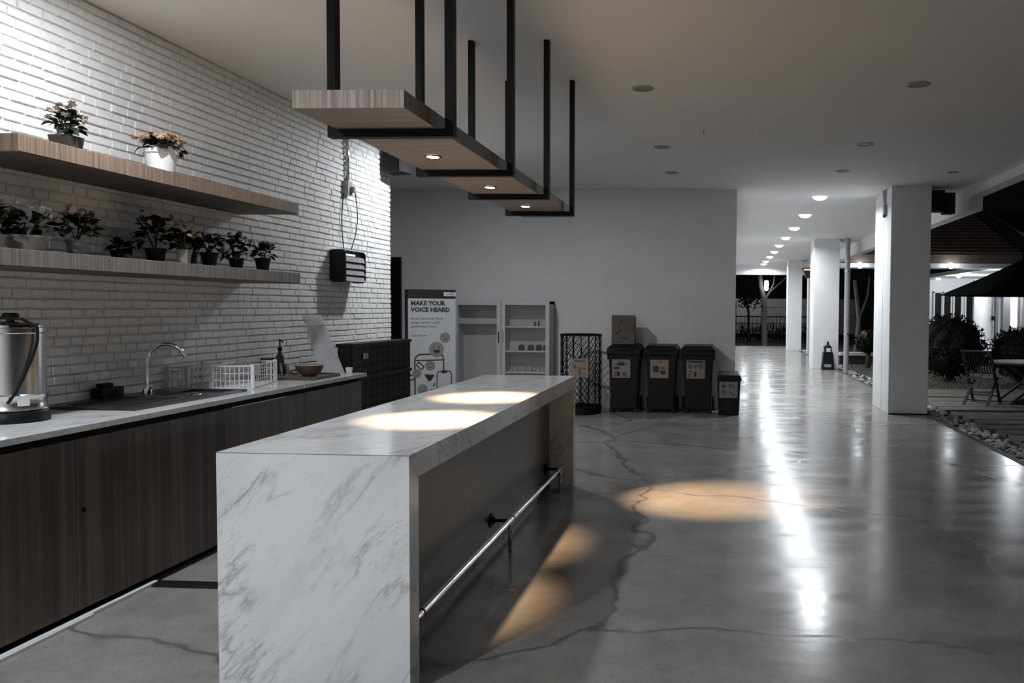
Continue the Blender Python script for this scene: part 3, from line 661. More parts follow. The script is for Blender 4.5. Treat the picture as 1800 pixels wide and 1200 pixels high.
obj('mitre_joint', MB().box(IX0 + .002, IY0 + .004, IH - .012, IX1 - .0008, IY0 + .012, IH - .004).hexa([(IX0 + .01, IY0 + .003, IH - .02), (IX1 - .0006, IY0 + .003, IH - .02), (IX1 - .0006, IY0 + .012, IH - .02), (IX0 + .01, IY0 + .012, IH - .02), (IX0 + .01, IY0 + .003, IH - .004), (IX1 - .0006, IY0 + .003, IH - .004), (IX1 - .0006, IY0 + .012, IH - .004), (IX0 + .01, IY0 + .012, IH - .004)]), M['gap'], isl)
obj('front_panel', MB().box(-1.55, IY0 + TH, .0, -1.36, IY1 - TH, IH - TH), M['panel'], isl)
obj('back_panel', MB().box(IX0 + .03, IY0 + TH, .0, -1.56, IY1 - TH, IH - TH), M['walnut'], isl)
rl = thing('foot_rail', 'chrome foot rail on posts along the dark bar panel', 'rail', (-1.24, 4.95, 0))
RX, RZ = -1.24, .195
obj('tube', MB().tube([(RX, IY0 + TH + .002, RZ), (RX, IY1 - TH - .002, RZ)], .017, 12), M['chrome'], rl)
for yy in (4.93, 6.55):
    obj('post', MB().tube([(RX, yy, 0), (RX, yy, RZ)], .011, 8), M['steel'], rl)
    obj('arm', MB().tube([(-1.36, yy, RZ), (RX, yy, RZ)], .011, 8), M['black'], rl)
    obj('flange', MB().tube([(-1.36, yy, RZ), (-1.352, yy, RZ)], .045, 16).tube([(-1.352, yy, RZ), (-1.335, yy, RZ)], .022, 12), M['black'], rl)
for yy in (3.40, 4.98, 6.4): obj('sleeve', MB().tube([(RX, yy, RZ), (RX, yy + .012, RZ)], .0185, 12), M['gap'], rl)

# ================================================================== HANGING SHELF
PX0, PX1, PY0, PY1, PZ0, PZ1 = -1.617, -1.183, 3.09, 6.86, 2.25, 2.318
hs = thing('hanging_shelf', 'striped wooden plank hung over the bar from black steel frames', 'hanging shelf', (-1.4, 4.97, PZ0))
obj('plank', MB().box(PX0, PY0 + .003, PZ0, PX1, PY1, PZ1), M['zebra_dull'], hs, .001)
obj('end_band', MB().box(PX0, PY0, PZ0, PX1, PY0 + .0028, PZ1), M['zebra_end'], hs)
for yy in (3.45, 4.485, 5.45, 6.42):
    fr = obj('frame', MB().box(PX0 - .036, yy, PZ0 - .034, PX1 + .072, yy + .05, PZ0 - .001), M['black'], hs)
    for xx in (PX0 - .036, PX1 + .037):
        obj('hanger', MB().box(xx, yy, PZ0 - .001, xx + .035, yy + .05, CZ), M['black'], fr)
for yy in (4.08, 5.12, 6.09):
    sl = obj('spotlight', MB().lathe([(.030, -.001), (.044, -.001), (.042, -.008), (.030, -.006), (.030, -.001)], (-1.415, yy, PZ0), 20, cap=False), M['steel'], hs)
    obj('bulb', MB().lathe([(0, -.005), (.030, -.004), (.030, -.001), (0, -.001)], (-1.415, yy, PZ0), 16, False), M['bulbwarm'], sl)
    lamp('lamp', 'SPOT', (-1.415, yy, PZ0 - .02), SHELF_W * (3.0 if yy > 6 else 1.6), (1.0, .64, .36), hs, 33 if yy > 6 else 37, 1.0, .03, (-.03, 6.45, 0) if yy > 6 else (-1.415, yy, 0))

# ================================================================== BACK WALL GROUP
# black crates stack
cr_l = ['black plastic crate, topmost of the stack past the worktop', 'black plastic crate, second from the top of the stack', 'black plastic crate, third from the top of the stack', 'black plastic crate at the bottom of the stack']
rotc = -math.radians(3)
for k in range(4):
    z0 = (3 - k) * .292
    t = thing('crate', cr_l[k], 'crate', (-3.195, 7.62, z0), 'stacked black crates', rotc)
    hw, hl = .065, .60
    mb = MB(); mb.box(-hw, -hl, .002, hw, hl, .012)
    mb.box(-hw, -hl, .002, -hw + .012, hl, .285).box(hw - .012, -hl, .002, hw, hl, .285).box(-hw, -hl, .002, hw, -hl + .012, .285).box(-hw, hl - .012, .002, hw, hl, .285)
    obj('shell', mb, M['bplastic2'], t, local=True)
    rbm = MB()
    for q in (.04, .11, .20): rbm.box(hw, -hl, q, hw + .005, hl, q + .03)
    for q in range(11): rbm.box(hw, -hl + q * (2 * hl - .02) / 10, .01, hw + .003, -hl + q * (2 * hl - .02) / 10 + .02, .27)
    obj('ribs', rbm, M['bplastic'], t, local=True)
    obj('rim', MB().box(-hw - .012, -hl - .012, .262, -hw + .014, hl + .012, .291).box(hw - .014, -hl - .012, .262, hw + .016, hl + .012, .291).box(-hw, -hl - .012, .262, hw, -hl + .014, .291).box(-hw, hl - .014, .262, hw, hl + .012, .291), M['bplastic2'], t, local=True)
    if k < 1:
        obj('lid', MB().box(-hw, -hl, .280, hw, hl, .290), M['bplastic2'], t, local=True)
        obj('tape', MB().box(hw + .012, -.42, .15, hw + .017, -.33, .20), M['signp'], t, local=True, label='pale torn tape')
# standee banner
th = math.radians(34)
bn = thing('standing_banner', 'white standing banner with dark header reading MAKE YOUR VOICE HEARD', 'banner', (-3.77, 10.8, 0), None, th)
BWd, BT = .315, .05
obj('box', MB().box(-BWd, .0, 0, BWd, .16, 1.72), M['bplastic'], bn, local=True)
obj('face', MB().box(-BWd, -.012, .0, BWd, 0, 1.605), M['banner'], bn, .001, local=True)
hd = obj('header', MB().box(-BWd, -.014, 1.605, BWd, 0, 1.725), M['bannerhead'], bn, .001, local=True)
obj('badge', MB().box(.155, -.017, 1.64, .315, -.014, 1.69), M['wplastic'], hd, local=True)
bm_ = MB()
for k in range(7): bm_.box(.178 + k * .017, -.0185, 1.657, .190 + k * .017, -.017, 1.668 + (.010 if k in (4, 5) else 0))
obj('badge_lettering', bm_, M['inkg'], hd, local=True)
RT = Matrix.Rotation(PI / 2, 4, 'X')
def btext(s, size, x, z, mat, bold=0.0): return text('lettering', s, size, mat, bn, Vector((x, -.0135, z)), RT, bold)
btext('MAKE YOUR', .080, -.278, 1.515, M['ink'], .0038); btext('VOICE HEARD', .080, -.278, 1.430, M['ink'], .0038)
btext('Saran atau kritik Anda', .047, -.278, 1.325, M['inkg']); btext('sangat berarti untuk', .047, -.278, 1.272, M['inkg']); btext('performansi kami!', .047, -.278, 1.219, M['inkg'])
btext('Scan QR Code', .034, -.278, 1.105, M['inkg'])
def disc(cx, cz, r, y=-.0135, n=24, t=.0012): return MB().prism([(r * math.cos(2 * PI * k / n), r * math.sin(2 * PI * k / n)) for k in range(n)], (cx, y, cz), (1, 0, 0), (0, 0, 1), t)
# drawn phone and faces (flat print)
def stroke(mb, pts, w, y=-.0145):
    for a, b in zip(pts, pts[1:]):
        a = Vector((a[0], y, a[1])); b = Vector((b[0], y, b[1])); mb.bar(a, b, w, .0012, (0, 1, 0))
pr = MB(); stroke(pr, [(-.23, .28), (-.23, .80), (-.205, .845), (-.16, .865), (.09, .865), (.135, .845), (.15, .80), (.15, .60)], .018); stroke(pr, [(-.23, .785), (.15, .785)], .014)
stroke(pr, [(-.32, .52), (-.235, .54), (-.235, .60), (-.32, .585), (-.32, .52)], .016)
obj('phone_outline', pr, M['ink'], bn, local=True)
pr = MB(); stroke(pr, [(.06, .25), (.06, .60), (.075, .625), (.10, .635), (.22, .635), (.245, .62), (.255, .59), (.255, .25)], .012); stroke(pr, [(.12, .622), (.20, .622)], .022)
obj('phone_outline', pr, M['ink'], bn, local=True)
obj('paper_plane', MB().prism([(-.11, .60), (.03, .59), (-.01, .52), (-.05, .50)], (0, -.0135, 0), (1, 0, 0), (0, 0, 1), .0012).xf(Matrix.Identity(4)), M['ink'], bn, local=True)
pr = MB(); stroke(pr, [(-.21, .72), (-.18, .765), (-.11, .70), (-.14, .66), (-.21, .72)], .014); stroke(pr, [(.0, .44), (.03, .45), (.02, .48)], .014); stroke(pr, [(-.03, .38), (.05, .39), (.0, .34), (-.02, .32)], .018)
obj('doodle', pr, M['ink'], bn, local=True)
for cx, cz, r, happy in ((.17, 1.085, .068, 0), (.055, .93, .10, 1), (-.03, .715, .066, 0), (-.205, .615, .058, 0), (-.13, .40, .068, 0)):
    e = obj('emoji', disc(cx, cz, r, -.0155), M['emoji'], bn, local=True)
    for sx_, sz_ in ((-.38, .28), (.38, .25)): obj('eye', disc(cx + r * sx_, cz + r * sz_, r * .11, -.0172, 10), M['inkg'], e, local=True)
    fm = MB()
    if happy: fm.prism([(-.5 * r, 0), (.5 * r, -.08 * r), (.35 * r, -.38 * r), (.0, -.5 * r), (-.35 * r, -.32 * r)], (cx, -.0165, cz - r * .05), (1, 0, 0), (0, 0, 1), .0012)
    else: stroke(fm, [(cx - r * .35, cz - r * .4), (cx - r * .05, cz - r * .3), (cx + r * .35, cz - r * .4)], r * .14, -.0172)
    obj('mouth', fm, M['ink'] if happy else M['inkg'], e, local=True)
# glass door cabinet
gc = thing('display_cabinet', 'pale two-door glass display cabinet against the back wall', 'cabinet', (-3.1, 12.06, 0))
GX0, GX1, GY0, GY1, GZ = -3.82, -2.41, 11.88, 12.28, 1.585
mid = -3.12
cb = MB().box(GX0, GY0 + .03, 0, GX0 + .03, GY1, GZ).box(GX1 - .03, GY0 + .03, 0, GX1, GY1, GZ).box(GX0, GY0 + .03, GZ - .04, GX1, GY1, GZ).box(GX0, GY0 + .03, 0, GX1, GY1, .12).box(GX0, GY1 - .02, 0, GX1, GY1, GZ).box(mid - .02, GY0 + .03, .1, mid + .02, GY1, GZ)
obj('carcass', cb, M['cabin'], gc)
for z in (.55, .86, 1.22): obj('shelf', MB().box(mid + .02, GY0 + .06, z - .02, GX1 - .03, GY1 - .02, z), M['cab'], gc)
obj('shelf', MB().box(GX0 + .03, GY0 + .10, 1.25, mid - .02, GY1 - .02, 1.33), M['cabin'], gc)
for a, b in ((GX0, mid - .004), (mid + .004, GX1)):
    f = .055 if a > GX0 else .06
    dr = obj('door', MB().box(a, GY0, .10, a + f, GY0 + .03, GZ).box(b - f, GY0, .10, b, GY0 + .03, GZ).box(a + f, GY0, GZ - f, b - f, GY0 + .03, GZ).box(a + f, GY0, .10, b - f, GY0 + .03, .10 + f), M['cab'], gc)
    obj('pane', MB().box(a + f, GY0 + .012, .10 + f, b - f, GY0 + .018, GZ - f), M['pane'], dr)
    hx = b - f / 2 if a == GX0 else a + f / 2
    obj('handle', MB().box(hx - .006, GY0 - .02, .98, hx + .006, GY0, 1.14), M['black'] if a == GX0 else M['gplastic'], dr)
cups = [(-2.86, .86), (-2.72, .86), (-2.60, .86), (-2.49, .86)]
ln = ('first', 'second', 'third', 'fourth', 'fifth')
cm = mesh('body', MB().lathe([(.045, 0), (.048, .03), (.044, .07), (.028, .085), (0, .087)], (0, 0, 0), 16), M['bplastic'])
cm2 = mesh('body', MB().lathe([(.040, 0), (.043, .03), (.040, .06), (.024, .075), (0, .077)], (0, 0, 0), 16), M['gplastic'])
for k, (x, z) in enumerate(cups):
    o = inst('cup', cm, (x, 12.06, z)); tag(o, 'black upturned cup on the cabinet shelf, %s from the door handle' % ln[k], 'cup', 'black cups in the display cabinet')
for k in range(5):
    o = inst('cup', cm2, (-2.96 + k * .115, 12.06, .55)); tag(o, 'grey upturned cup on the low cabinet shelf, %s from the door handle' % ln[k], 'cup', 'grey cups in the display cabinet')
for k, (x, hh) in enumerate(((-2.66, .075), (-2.60, .085), (-2.45, .10))):
    o = obj('jar', MB().lathe([(.014, 0), (.016, hh * .7), (.008, hh * .85), (.008, hh)], (0, 0, 0), 10), M['bplastic']); o.location = (x, 12.05, 1.2202)
    tag(o, 'tiny dark jar on the top cabinet shelf, %s from the door handle' % ln[k], 'jar', 'jars in the display cabinet')
# pictogram sign
def sign(parent, cx, y, cz, w, h, kind):
    s = obj('sign', MB().box(cx - w / 2, y - .004, cz - h / 2, cx + w / 2, y, cz + h / 2), M['signp'] if kind != 4 else M['inkl'], parent, .0005)
    yf = y - .0052
    def P(poly, mat, nm='pictogram'):
        a = sum(poly[i][0] * poly[(i + 1) % len(poly)][1] - poly[(i + 1) % len(poly)][0] * poly[i][1] for i in range(len(poly)))
        obj(nm, MB().prism(poly, (cx, y - .0042, cz), (w / 2, 0, 0), (0, 0, h / 2), .0012), mat, s)
    R = lambda a, b, c, d: [(a, b), (c, b), (c, d), (a, d)]
    if kind == 0:
        P(R(-.6, .62, .6, .88), M['inkg'], 'title_bar'); P([(-.66, .2), (-.45, .42), (-.3, .2), (-.3, -.05), (-.45, -.18), (-.62, -.05)], M['inkg']); P(R(-.1, -.75, .2, .12), M['inkg']); P([(.3, .08), (.42, 0), (.7, 0), (.7, -.18), (.34, -.2)], M['inkg']); P(R(.36, -.7, .7, -.62), M['inkg']); P([(.44, .48), (.56, .48), (.5, .34)], M['ink'])
    if kind == 1:
        P(R(-.75, .42, .72, .54), M['inkg'], 'title_bar'); P(R(-.4, .3, .35, .85), M['inkg'], 'title_bar'); P([(-.85, -.05), (-.75, .22), (-.2, .22), (-.15, -.05), (-.7, -.1)], M['ink']); P([(.15, .22), (.45, .22), (.6, -.2), (.35, -.28)], M['inkl']); P([(-.75, -.85), (-.75, -.3), (-.3, -.36), (-.18, -.85)], M['inkg']); P(R(-.35, -.8, -.15, -.35), M['ink']); P([(.1, -.85), (.1, -.35), (.6, -.4), (.55, -.9)], M['inkg'])
    if kind == 2:
        P(R(-.3, .74, .3, .83), M['inkg'], 'title_bar'); P([(-.72, .2), (-.5, .38), (-.25, .38), (-.02, .15), (-.08, -.3), (-.2, -.38), (-.58, -.38), (-.7, -.1)], M['ink']); P([(.16, 0), (.16, .4), (.3, .22), (.44, .22), (.6, .4), (.6, 0)], M['inkg']); P([(.06, -.18), (.72, -.18), (.62, -.6), (.4, -.62), (.14, -.55)], M['ink'])
    if kind == 3:
        P(R(-.95, .72, .95, .95), M['inkg'], 'title_bar'); P(R(-.75, .76, .7, .84), M['ink'], 'title_bar'); P(R(-.82, .08, -.4, .6), M['inkg']); P(R(-.22, .08, .12, .55), M['inkg']); P([(.26, .5), (.4, .62), (.75, .55), (.85, .1), (.5, 0), (.28, .12)], M['inkg']); P(R(-.75, -.3, -.4, -.2), M['ink']); P([(-.85, -.42), (-.4, -.42), (-.42, -.62), (-.65, -.62), (-.7, -.85), (-.85, -.85)], M['inkg']); P(R(-.2, -.8, .08, -.25), M['ink']); P([(.25, -.4), (.85, -.4), (.6, -.75), (.35, -.7)], M['inkl'])
    if kind == 4:
        P([(-.75, .65), (-.6, .8), (-.35, .75), (-.3, .3), (-.5, .12), (-.72, .3)], M['inkg']); P(R(-.68, .42, -.38, .52), M['signp']); P([(-.8, -.1), (-.4, 0), (-.25, -.35), (-.5, -.75), (-.75, -.5)], M['inkg']); P([(.0, .6), (.25, .7), (.3, .3), (.05, .25)], M['inkg']); P([(.4, .75), (.75, .3), (.65, .2), (.35, .6)], M['inkg']); P([(.15, -.1), (.75, -.65), (.6, -.8), (.05, -.3)], M['inkg'])
    return s
# wire cage bin
CXc, CYc, CR = -1.90, 11.62, .285
cg = thing('wire_bin', 'round black wire mesh bin with a tan sign beside the cabinet', 'bin', (CXc, CYc, 0))
obj('base', MB().lathe([(CR * .96, 0), (CR, .01), (CR, .11), (CR * .97, .11), (CR * .97, .02), (0, .02)], (CXc, CYc, 0), 28), M['bplastic'], cg)
obj('rim', MB().tube([(CXc + CR * math.cos(a), CYc + CR * math.sin(a), 1.115) for a in [2 * PI * k / 28 for k in range(29)]], .014, 6), M['black'], cg)
for k in range(16):
    a = 2 * PI * (k + .4) / 16; px, py = CXc + CR * math.cos(a), CYc + CR * math.sin(a)
    obj('upright', MB().tube([(px, py, .05), (px, py, 1.115)], .009 if k % 2 else .006, 5), M['black'], cg)
lt = MB()
for k in range(24):
    for sgn in (1, -1):
        p = []
        for q in range(9):
            a = 2 * PI * k / 24 + sgn * q * .34; p.append((CXc + (CR - .008) * math.cos(a), CYc + (CR - .008) * math.sin(a), .10 + q * .125))
        lt.tube(p, .004, 4, False)
obj('mesh_wall', lt, M['black'], cg, kind='stuff')
obj('hoop', MB().tube([(CXc - .03 + .09 * math.cos(a), CYc - CR - .004, .90 + .10 * math.sin(a)) for a in [2 * PI * k / 20 for k in range(21)]], .005, 5), M['black'], cg)
sign(cg, -1.875, CYc - CR - .012, .665, .255, .255, 0)
# wheelie bins
wb_l = ['black wheelie bin with a cardboard box on its lid', 'black wheelie bin in the middle of the three, sign with large dark shape', 'black wheelie bin nearest the corridor, beside the small pedal bin']
for k, xc in enumerate((-1.30, -.765, -.24)):
    t = thing('wheelie_bin', wb_l[k], 'bin', (xc, 11.95, 0), 'black wheelie bins')
    f0 = 11.72
    obj('body', MB().hexa([(xc - .185, f0 + .03, .05), (xc + .185, f0 + .03, .05), (xc + .185, f0 + .40, .05), (xc - .185, f0 + .40, .05), (xc - .22, f0, .86), (xc + .22, f0, .86), (xc + .22, f0 + .50, .86), (xc - .22, f0 + .50, .86)]), M['bplastic2'], t, .015)
    obj('collar', MB().box(xc - .245, f0 - .03, .83, xc + .245, f0 + .51, .905), M['bplastic'], t, .012)
    ld = obj('lid', MB().hexa([(xc - .252, f0 - .04, .905), (xc + .252, f0 - .04, .905), (xc + .252, f0 + .52, .905), (xc - .252, f0 + .52, .905), (xc - .20, f0 + .02, .965), (xc + .20, f0 + .02, .965), (xc + .21, f0 + .50, .975), (xc - .21, f0 + .50, .975)]), M['bplastic'], t, .012)
    obj('lid_grip', MB().box(xc - .12, f0 - .055, .90, xc + .12, f0 - .035, .925), M['bplastic'], ld, .005)
    for s in (-1, 1):
        obj('skirt', MB().box(xc + s * .222 - .02, f0 + .02, .76, xc + s * .222 + .02, f0 + .46, .84), M['bplastic'], t, .01)
        obj('wheel', MB().tube([(xc + s * .20, f0 + .43, .105), (xc + s * .235, f0 + .43, .105)], .10, 16), M['bplastic'], t)
        obj('foot', MB().box(xc + s * .17 - .03, f0 + .02, 0, xc + s * .17 + .03, f0 + .12, .06), M['bplastic'], t)
    obj('handle', MB().tube([(xc - .22, f0 + .52, .90), (xc - .22, f0 + .55, .93), (xc + .22, f0 + .55, .93), (xc + .22, f0 + .52, .90)], .014, 8), M['bplastic'], t)
    sign(t, xc + (-.037, -.025, -.03)[k], f0 + .006, .632, .262, .262, k + 1)
# cardboard box
cbx = thing('cardboard_box', 'brown cardboard box standing on the first wheelie bin', 'box', (-1.32, 11.92, .976))
obj('carton', MB().box(-1.485, 11.78, .977, -1.155, 12.02, 1.375), M['card'], cbx, .004)
obj('flap', MB().hexa([(-1.485, 11.785, 1.375), (-1.155, 11.785, 1.375), (-1.155, 11.795, 1.375), (-1.485, 11.795, 1.375), (-1.485, 11.80, 1.395), (-1.155, 11.80, 1.395), (-1.155, 11.81, 1.395), (-1.485, 11.81, 1.395)]), M['card'], cbx)
pk = MB()
pk.prism([(.03 * math.cos(a * .628), .03 * math.sin(a * .628)) for a in range(10)], (-1.345, 11.7795, 1.30), (1, 0, 0), (0, 0, 1), .001)
pk.prism([(.02 * math.cos(a * .628), .02 * math.sin(a * .628)) for a in range(10)], (-1.19, 11.7795, 1.19), (1, 0, 0), (0, 0, 1), .001)
pk.bar((-1.42, 11.779, 1.12), (-1.35, 11.779, 1.19), .03, .001, (0, 1, 0)); pk.bar((-1.36, 11.779, 1.07), (-1.25, 11.779, 1.07), .03, .001, (0, 1, 0)); pk.bar((-1.29, 11.779, 1.19), (-1.26, 11.779, 1.21), .02, .001, (0, 1, 0))
obj('print_mark', pk, M['ink'], cbx)
# small pedal bin
pb = thing('pedal_bin', 'small dark pedal bin at the corner of the back wall', 'bin', (.20, 11.75, 0))
obj('body', MB().hexa([(.055, 11.62, .0), (.345, 11.62, .0), (.345, 11.92, .0), (.055, 11.92, .0), (.035, 11.60, .50), (.365, 11.60, .50), (.365, 11.94, .50), (.035, 11.94, .50)]), M['bplastic2'], pb, .01)
obj('lid', MB().hexa([(.03, 11.575, .49), (.39, 11.575, .49), (.39, 11.96, .49), (.03, 11.96, .49), (.045, 11.60, .565), (.355, 11.60, .565), (.345, 11.94, .60), (.055, 11.94, .60)]), M['bplastic'], pb, .01)
pd = obj('pedal_panel', MB().box(.115, 11.595, .015, .285, 11.612, .235), M['bplastic'], pb, .004)
obj('pedal', MB().box(.15, 11.55, .02, .25, 11.60, .04).box(.145, 11.588, .07, .255, 11.596, .20), M['bplastic2'], pd)
for s in (.075, .325): obj('rib', MB().box(s - .006, 11.60, .02, s + .006, 11.616, .25), M['bplastic'], pb)
sign(pb, .195, 11.600, .36, .255, .23, 4)
fs_ = thing('floor_grate', 'two thin dark slots set in the floor past the back wall corner', 'grate', (.45, 18, 0))
for yy in (18.2, 20.2): obj('slot', MB().box(.305, yy, .0005, .62, yy + .10, .004), M['inkg'], fs_)

# ================================================================== OUTSIDE: BY THE COLUMNS
ab = thing('ash_bin', 'black tapered standing bin with white label at the second column', 'bin', (2.80, 20.75, 0))
ax, ay = 2.81, 20.75
obj('body', MB().hexa([(ax - .155, ay - .14, 0), (ax + .155, ay - .14, 0), (ax + .155, ay + .14, 0), (ax - .155, ay + .14, 0), (ax - .115, ay - .11, .44), (ax + .115, ay - .11, .44), (ax + .115, ay + .11, .44), (ax - .115, ay + .11, .44)]), M['bplastic'], ab, .01)
obj('head', MB().lathe([(.095, .44), (.10, .50), (.10, .55), (.08, .60), (.03, .615), (.028, .68), (.03, .69), (0, .70)], (ax, ay, 0), 16), M['bplastic'], ab)
obj('top_label', MB().box(ax - .05, ay - .125, .445, ax + .05, ay - .115, .54), M['wplastic'], ab)
obj('low_label', MB().box(ax - .10, ay - .146, .07, ax + .07, ay - .135, .14), M['gplastic'], ab)
obj('knob', MB().tube([(ax - .10, ay, .57), (ax - .15, ay, .57)], .014, 8), M['steel'], ab)
dp = thing('downpipe', 'grey vertical downpipe on the garden edge beside the second column', 'pipe', (3.12, 19.9, 0))
obj('pipe', MB().tube([(3.13, 19.9, -.08), (3.13, 19.9, 3.2)], .062, 12), M['gplastic'], dp)
for z in (.9, 2.4): obj('clamp', MB().lathe([(.068, z), (.068, z + .03)], (3.13, 19.9, 0), 12), M['steel'], dp)
gl = thing('garden_lantern', 'inverted pyramid lantern glowing amber on a pale post past the second column', 'lantern', (3.25, 28.0, -.1))
obj('post', MB().tube([(3.13, 28, -.1), (3.13, 28, 2.62)], .055, 10), M['cab'], gl)
obj('shade', MB().hexa([(3.04, 27.91, 2.55), (3.22, 27.91, 2.55), (3.22, 28.09, 2.55), (3.04, 28.09, 2.55), (2.90, 27.77, 2.88), (3.36, 27.77, 2.88), (3.36, 28.23, 2.88), (2.90, 28.23, 2.88)]), M['teak'], gl)
obj('light_band', MB().box(2.94, 27.775, 2.80, 3.32, 27.80, 2.835), M['glowamber'], gl)
lw = thing('low_garden_wall', 'low pale garden wall running behind the lawn', 'wall', (7, 24.5, -.1))
obj('coping', MB().box(3.65, 24.3, .16, 13, 24.6, .25), M['cab'], lw); obj('wall_body', MB().box(3.65, 24.35, -.1, 13, 24.55, .16), M['soil'], lw)
# bushes
def bush(name, label, c, r, seed, squash=.8, n=900, group=None, trunk=True, mat='leaf'):
    t = thing(name, label, 'shrub', (c[0], c[1], -.08), group); rr = random.Random(seed)
    bm = bmesh.new(); bmesh.ops.create_icosphere(bm, subdivisions=3, radius=1)
    mb = MB()
    for v in bm.verts: v.co *= (r * .9) * (1 + rr.uniform(-.09, .09))
    mb.add([(c[0] + v.co.x, c[1] + v.co.y, c[2] + v.co.z * squash) for v in bm.verts], [[v.index for v in f.verts] for f in bm.faces]); bm.free()
    for k in range(n):
        u = rr.uniform(-1, 1); a = rr.uniform(0, 6.28); q = math.sqrt(1 - u * u); d = Vector((q * math.cos(a), q * math.sin(a), u * squash)) * r * rr.uniform(.88, 1.07)
        p = Vector(c) + d; e1 = Vector((rr.uniform(-1, 1), rr.uniform(-1, 1), rr.uniform(-1, 1))).normalized() * .06; e2 = e1.cross(d).normalized() * .025
        mb.add([p - e1, p + e2, p + e1, p - e2], [(0, 1, 2, 3)])
    obj('foliage', mb, M[mat], t, kind='stuff')
    if trunk: obj('trunk', MB().tube([(c[0], c[1], -.09), (c[0], c[1], c[2])], .07, 8), M['bark'], t)
    return t
bush('shrub', 'large round clipped shrub beside the near column', (5.25, 18.8, .68), .78, 1, .92, 1300, 'clipped round shrubs')
bush('shrub', 'round clipped shrub beyond the garden table', (6.72, 18.6, .56), .64, 2, .90, 1000, 'clipped round shrubs')
bush('shrub', 'dark shrub beneath the parasol pole', (8.3, 19.4, .45), .5, 8, .8, 500, 'clipped round shrubs')
fb = bush('flowering_bush', 'pale pink flowering bush seen between the two columns', (4.15, 22.6, .62), .36, 3, .9, 300)
for k in range(7):
    inst('blossom', FLOW['petal_peach'], (4.15 - .16 + .1 * random.uniform(-1, 1), 22.25, .86 + .1 * random.uniform(-1, 1)), fb, (1.2, 0, random.uniform(0, 6)), (2.6, 2.6, 2.6))
gl2 = thing('garden_pedestal', 'white mushroom shaped garden lamp on the low wall', 'garden lamp', (7.7, 24.45, .25))
obj('stem', MB().lathe([(.16, 0), (.13, .05), (.08, .08), (.08, .26)], (7.70, 24.45, .25), 12), M['wplastic'], gl2)
obj('cap', MB().lathe([(.30, .26), (.22, .34), (.10, .40), (0, .41)], (7.70, 24.45, .25), 16), M['wplastic'], gl2)
# garden chair
gch = thing('garden_chair', 'folding slatted teak chair beside the garden table', 'chair', (4.45, 14.0, -.055), None, math.radians(-34))
def P3(s, y, z): return (s, y, z)
for s in (-.22, .22):
    obj('leg', MB().bar((s, -.36, .90), (s, .30, .0), .03, .045, (1, 0, 0)), M['teak'], gch, local=True)
    obj('leg', MB().bar((s * .86, .22, .44), (s * .86, -.34, .0), .03, .04, (1, 0, 0)), M['teak'], gch, local=True)
    obj('armrest', MB().bar((s * 1.12, -.28, .66), (s * 1.12, .20, .60), .045, .02, (0, 0, 1)), M['teak'], gch, local=True)
for k in range(9):
    x = -.17 + k * .0425; obj('back_slat', MB().bar((x, -.352, .87), (x, -.10, .52), .03, .012, (1, 0, 0)), M['teak'], gch, local=True)
obj('top_rail', MB().bar((-.24, -.372, .895), (.24, -.372, .895), .05, .022), M['teak'], gch, local=True)
obj('low_rail', MB().bar((-.22, -.095, .52), (.22, -.095, .52), .04, .022), M['teak'], gch, local=True)
for k in range(7):
    y = -.15 + k * .06; obj('seat_slat', MB().box(-.21, y, .425, .21, y + .045, .443), M['teak'], gch, local=True)
for yy, zz in ((-.24, .08), (-.08, .20), (.20, .13)): obj('crossbar', MB().bar((-.2, yy, zz), (.2, yy, zz), .03, .02), M['teak'], gch, local=True)
# table + parasol
tb = thing('garden_table', 'round teak garden table with crossed legs under the parasol', 'table', (5.28, 14.2, -.055))
obj('tabletop', MB().lathe([(.0, .66), (.62, .66), (.64, .675), (.64, .69), (.62, .70), (0, .70)], (5.28, 14.2, -.055), 32, False), M['teak'], tb)
for s in (-.32, .32):
    obj('leg', MB().bar((5.28 - .42, 14.2 + s, .6), (5.28 + .40, 14.2 + s, -.05), .035, .06, (0, 1, 0)), M['teak'], tb)
    obj('leg', MB().bar((5.28 + .42, 14.2 + s * .9, .6), (5.28 - .40, 14.2 + s * .9, -.05), .035, .06, (0, 1, 0)), M['teak'], tb)
obj('stretcher', MB().bar((5.28, 13.88, .27), (5.28, 14.52, .27), .03, .03), M['teak'], tb)
pa = thing('parasol', 'black garden parasol standing through the table', 'parasol', (5.22, 14.05, -.055))
obj('pole', MB().tube([(5.22, 14.05, -.05), (5.22, 14.05, 2.36)], .024, 10), M['black'], pa)
obj('base', MB().lathe([(.26, 0), (.26, .05), (.05, .09), (.04, .25)], (5.22, 14.05, -.055), 20), M['bplastic'], pa)
n = 8; cp = MB(); apex = Vector((5.22, 14.05, 2.42)); ring = [Vector((5.22 + 1.46 * math.cos(2 * PI * k / n), 14.05 + 1.46 * math.sin(2 * PI * k / n), 1.76)) for k in range(n)]
midr = [apex.lerp(p, .5) + Vector((0, 0, -.02)) for p in ring]
dn = Vector((0, 0, -.012))
V = [apex] + midr + ring + [apex + dn] + [p + dn for p in midr] + [p + dn for p in ring]; Fs = []
for k in range(n):
    j = (k + 1) % n; Fs += [(0, 1 + k, 1 + j), (1 + k, 9 + k, 9 + j, 1 + j), (17, 18 + j, 18 + k), (18 + k, 18 + j, 26 + j, 26 + k), (9 + k, 26 + k, 26 + j, 9 + j)]
obj('canopy', cp.add(V, Fs), M['canvas'], pa)
for k in range(n): obj('rib', MB().tube([apex + dn * 3, ring[k] + dn * 2], .008, 5), M['black'], pa)
obj('finial', MB().lathe([(.03, 0), (.035, .03), (0, .07)], (5.22, 14.05, 2.42), 10), M['black'], pa)

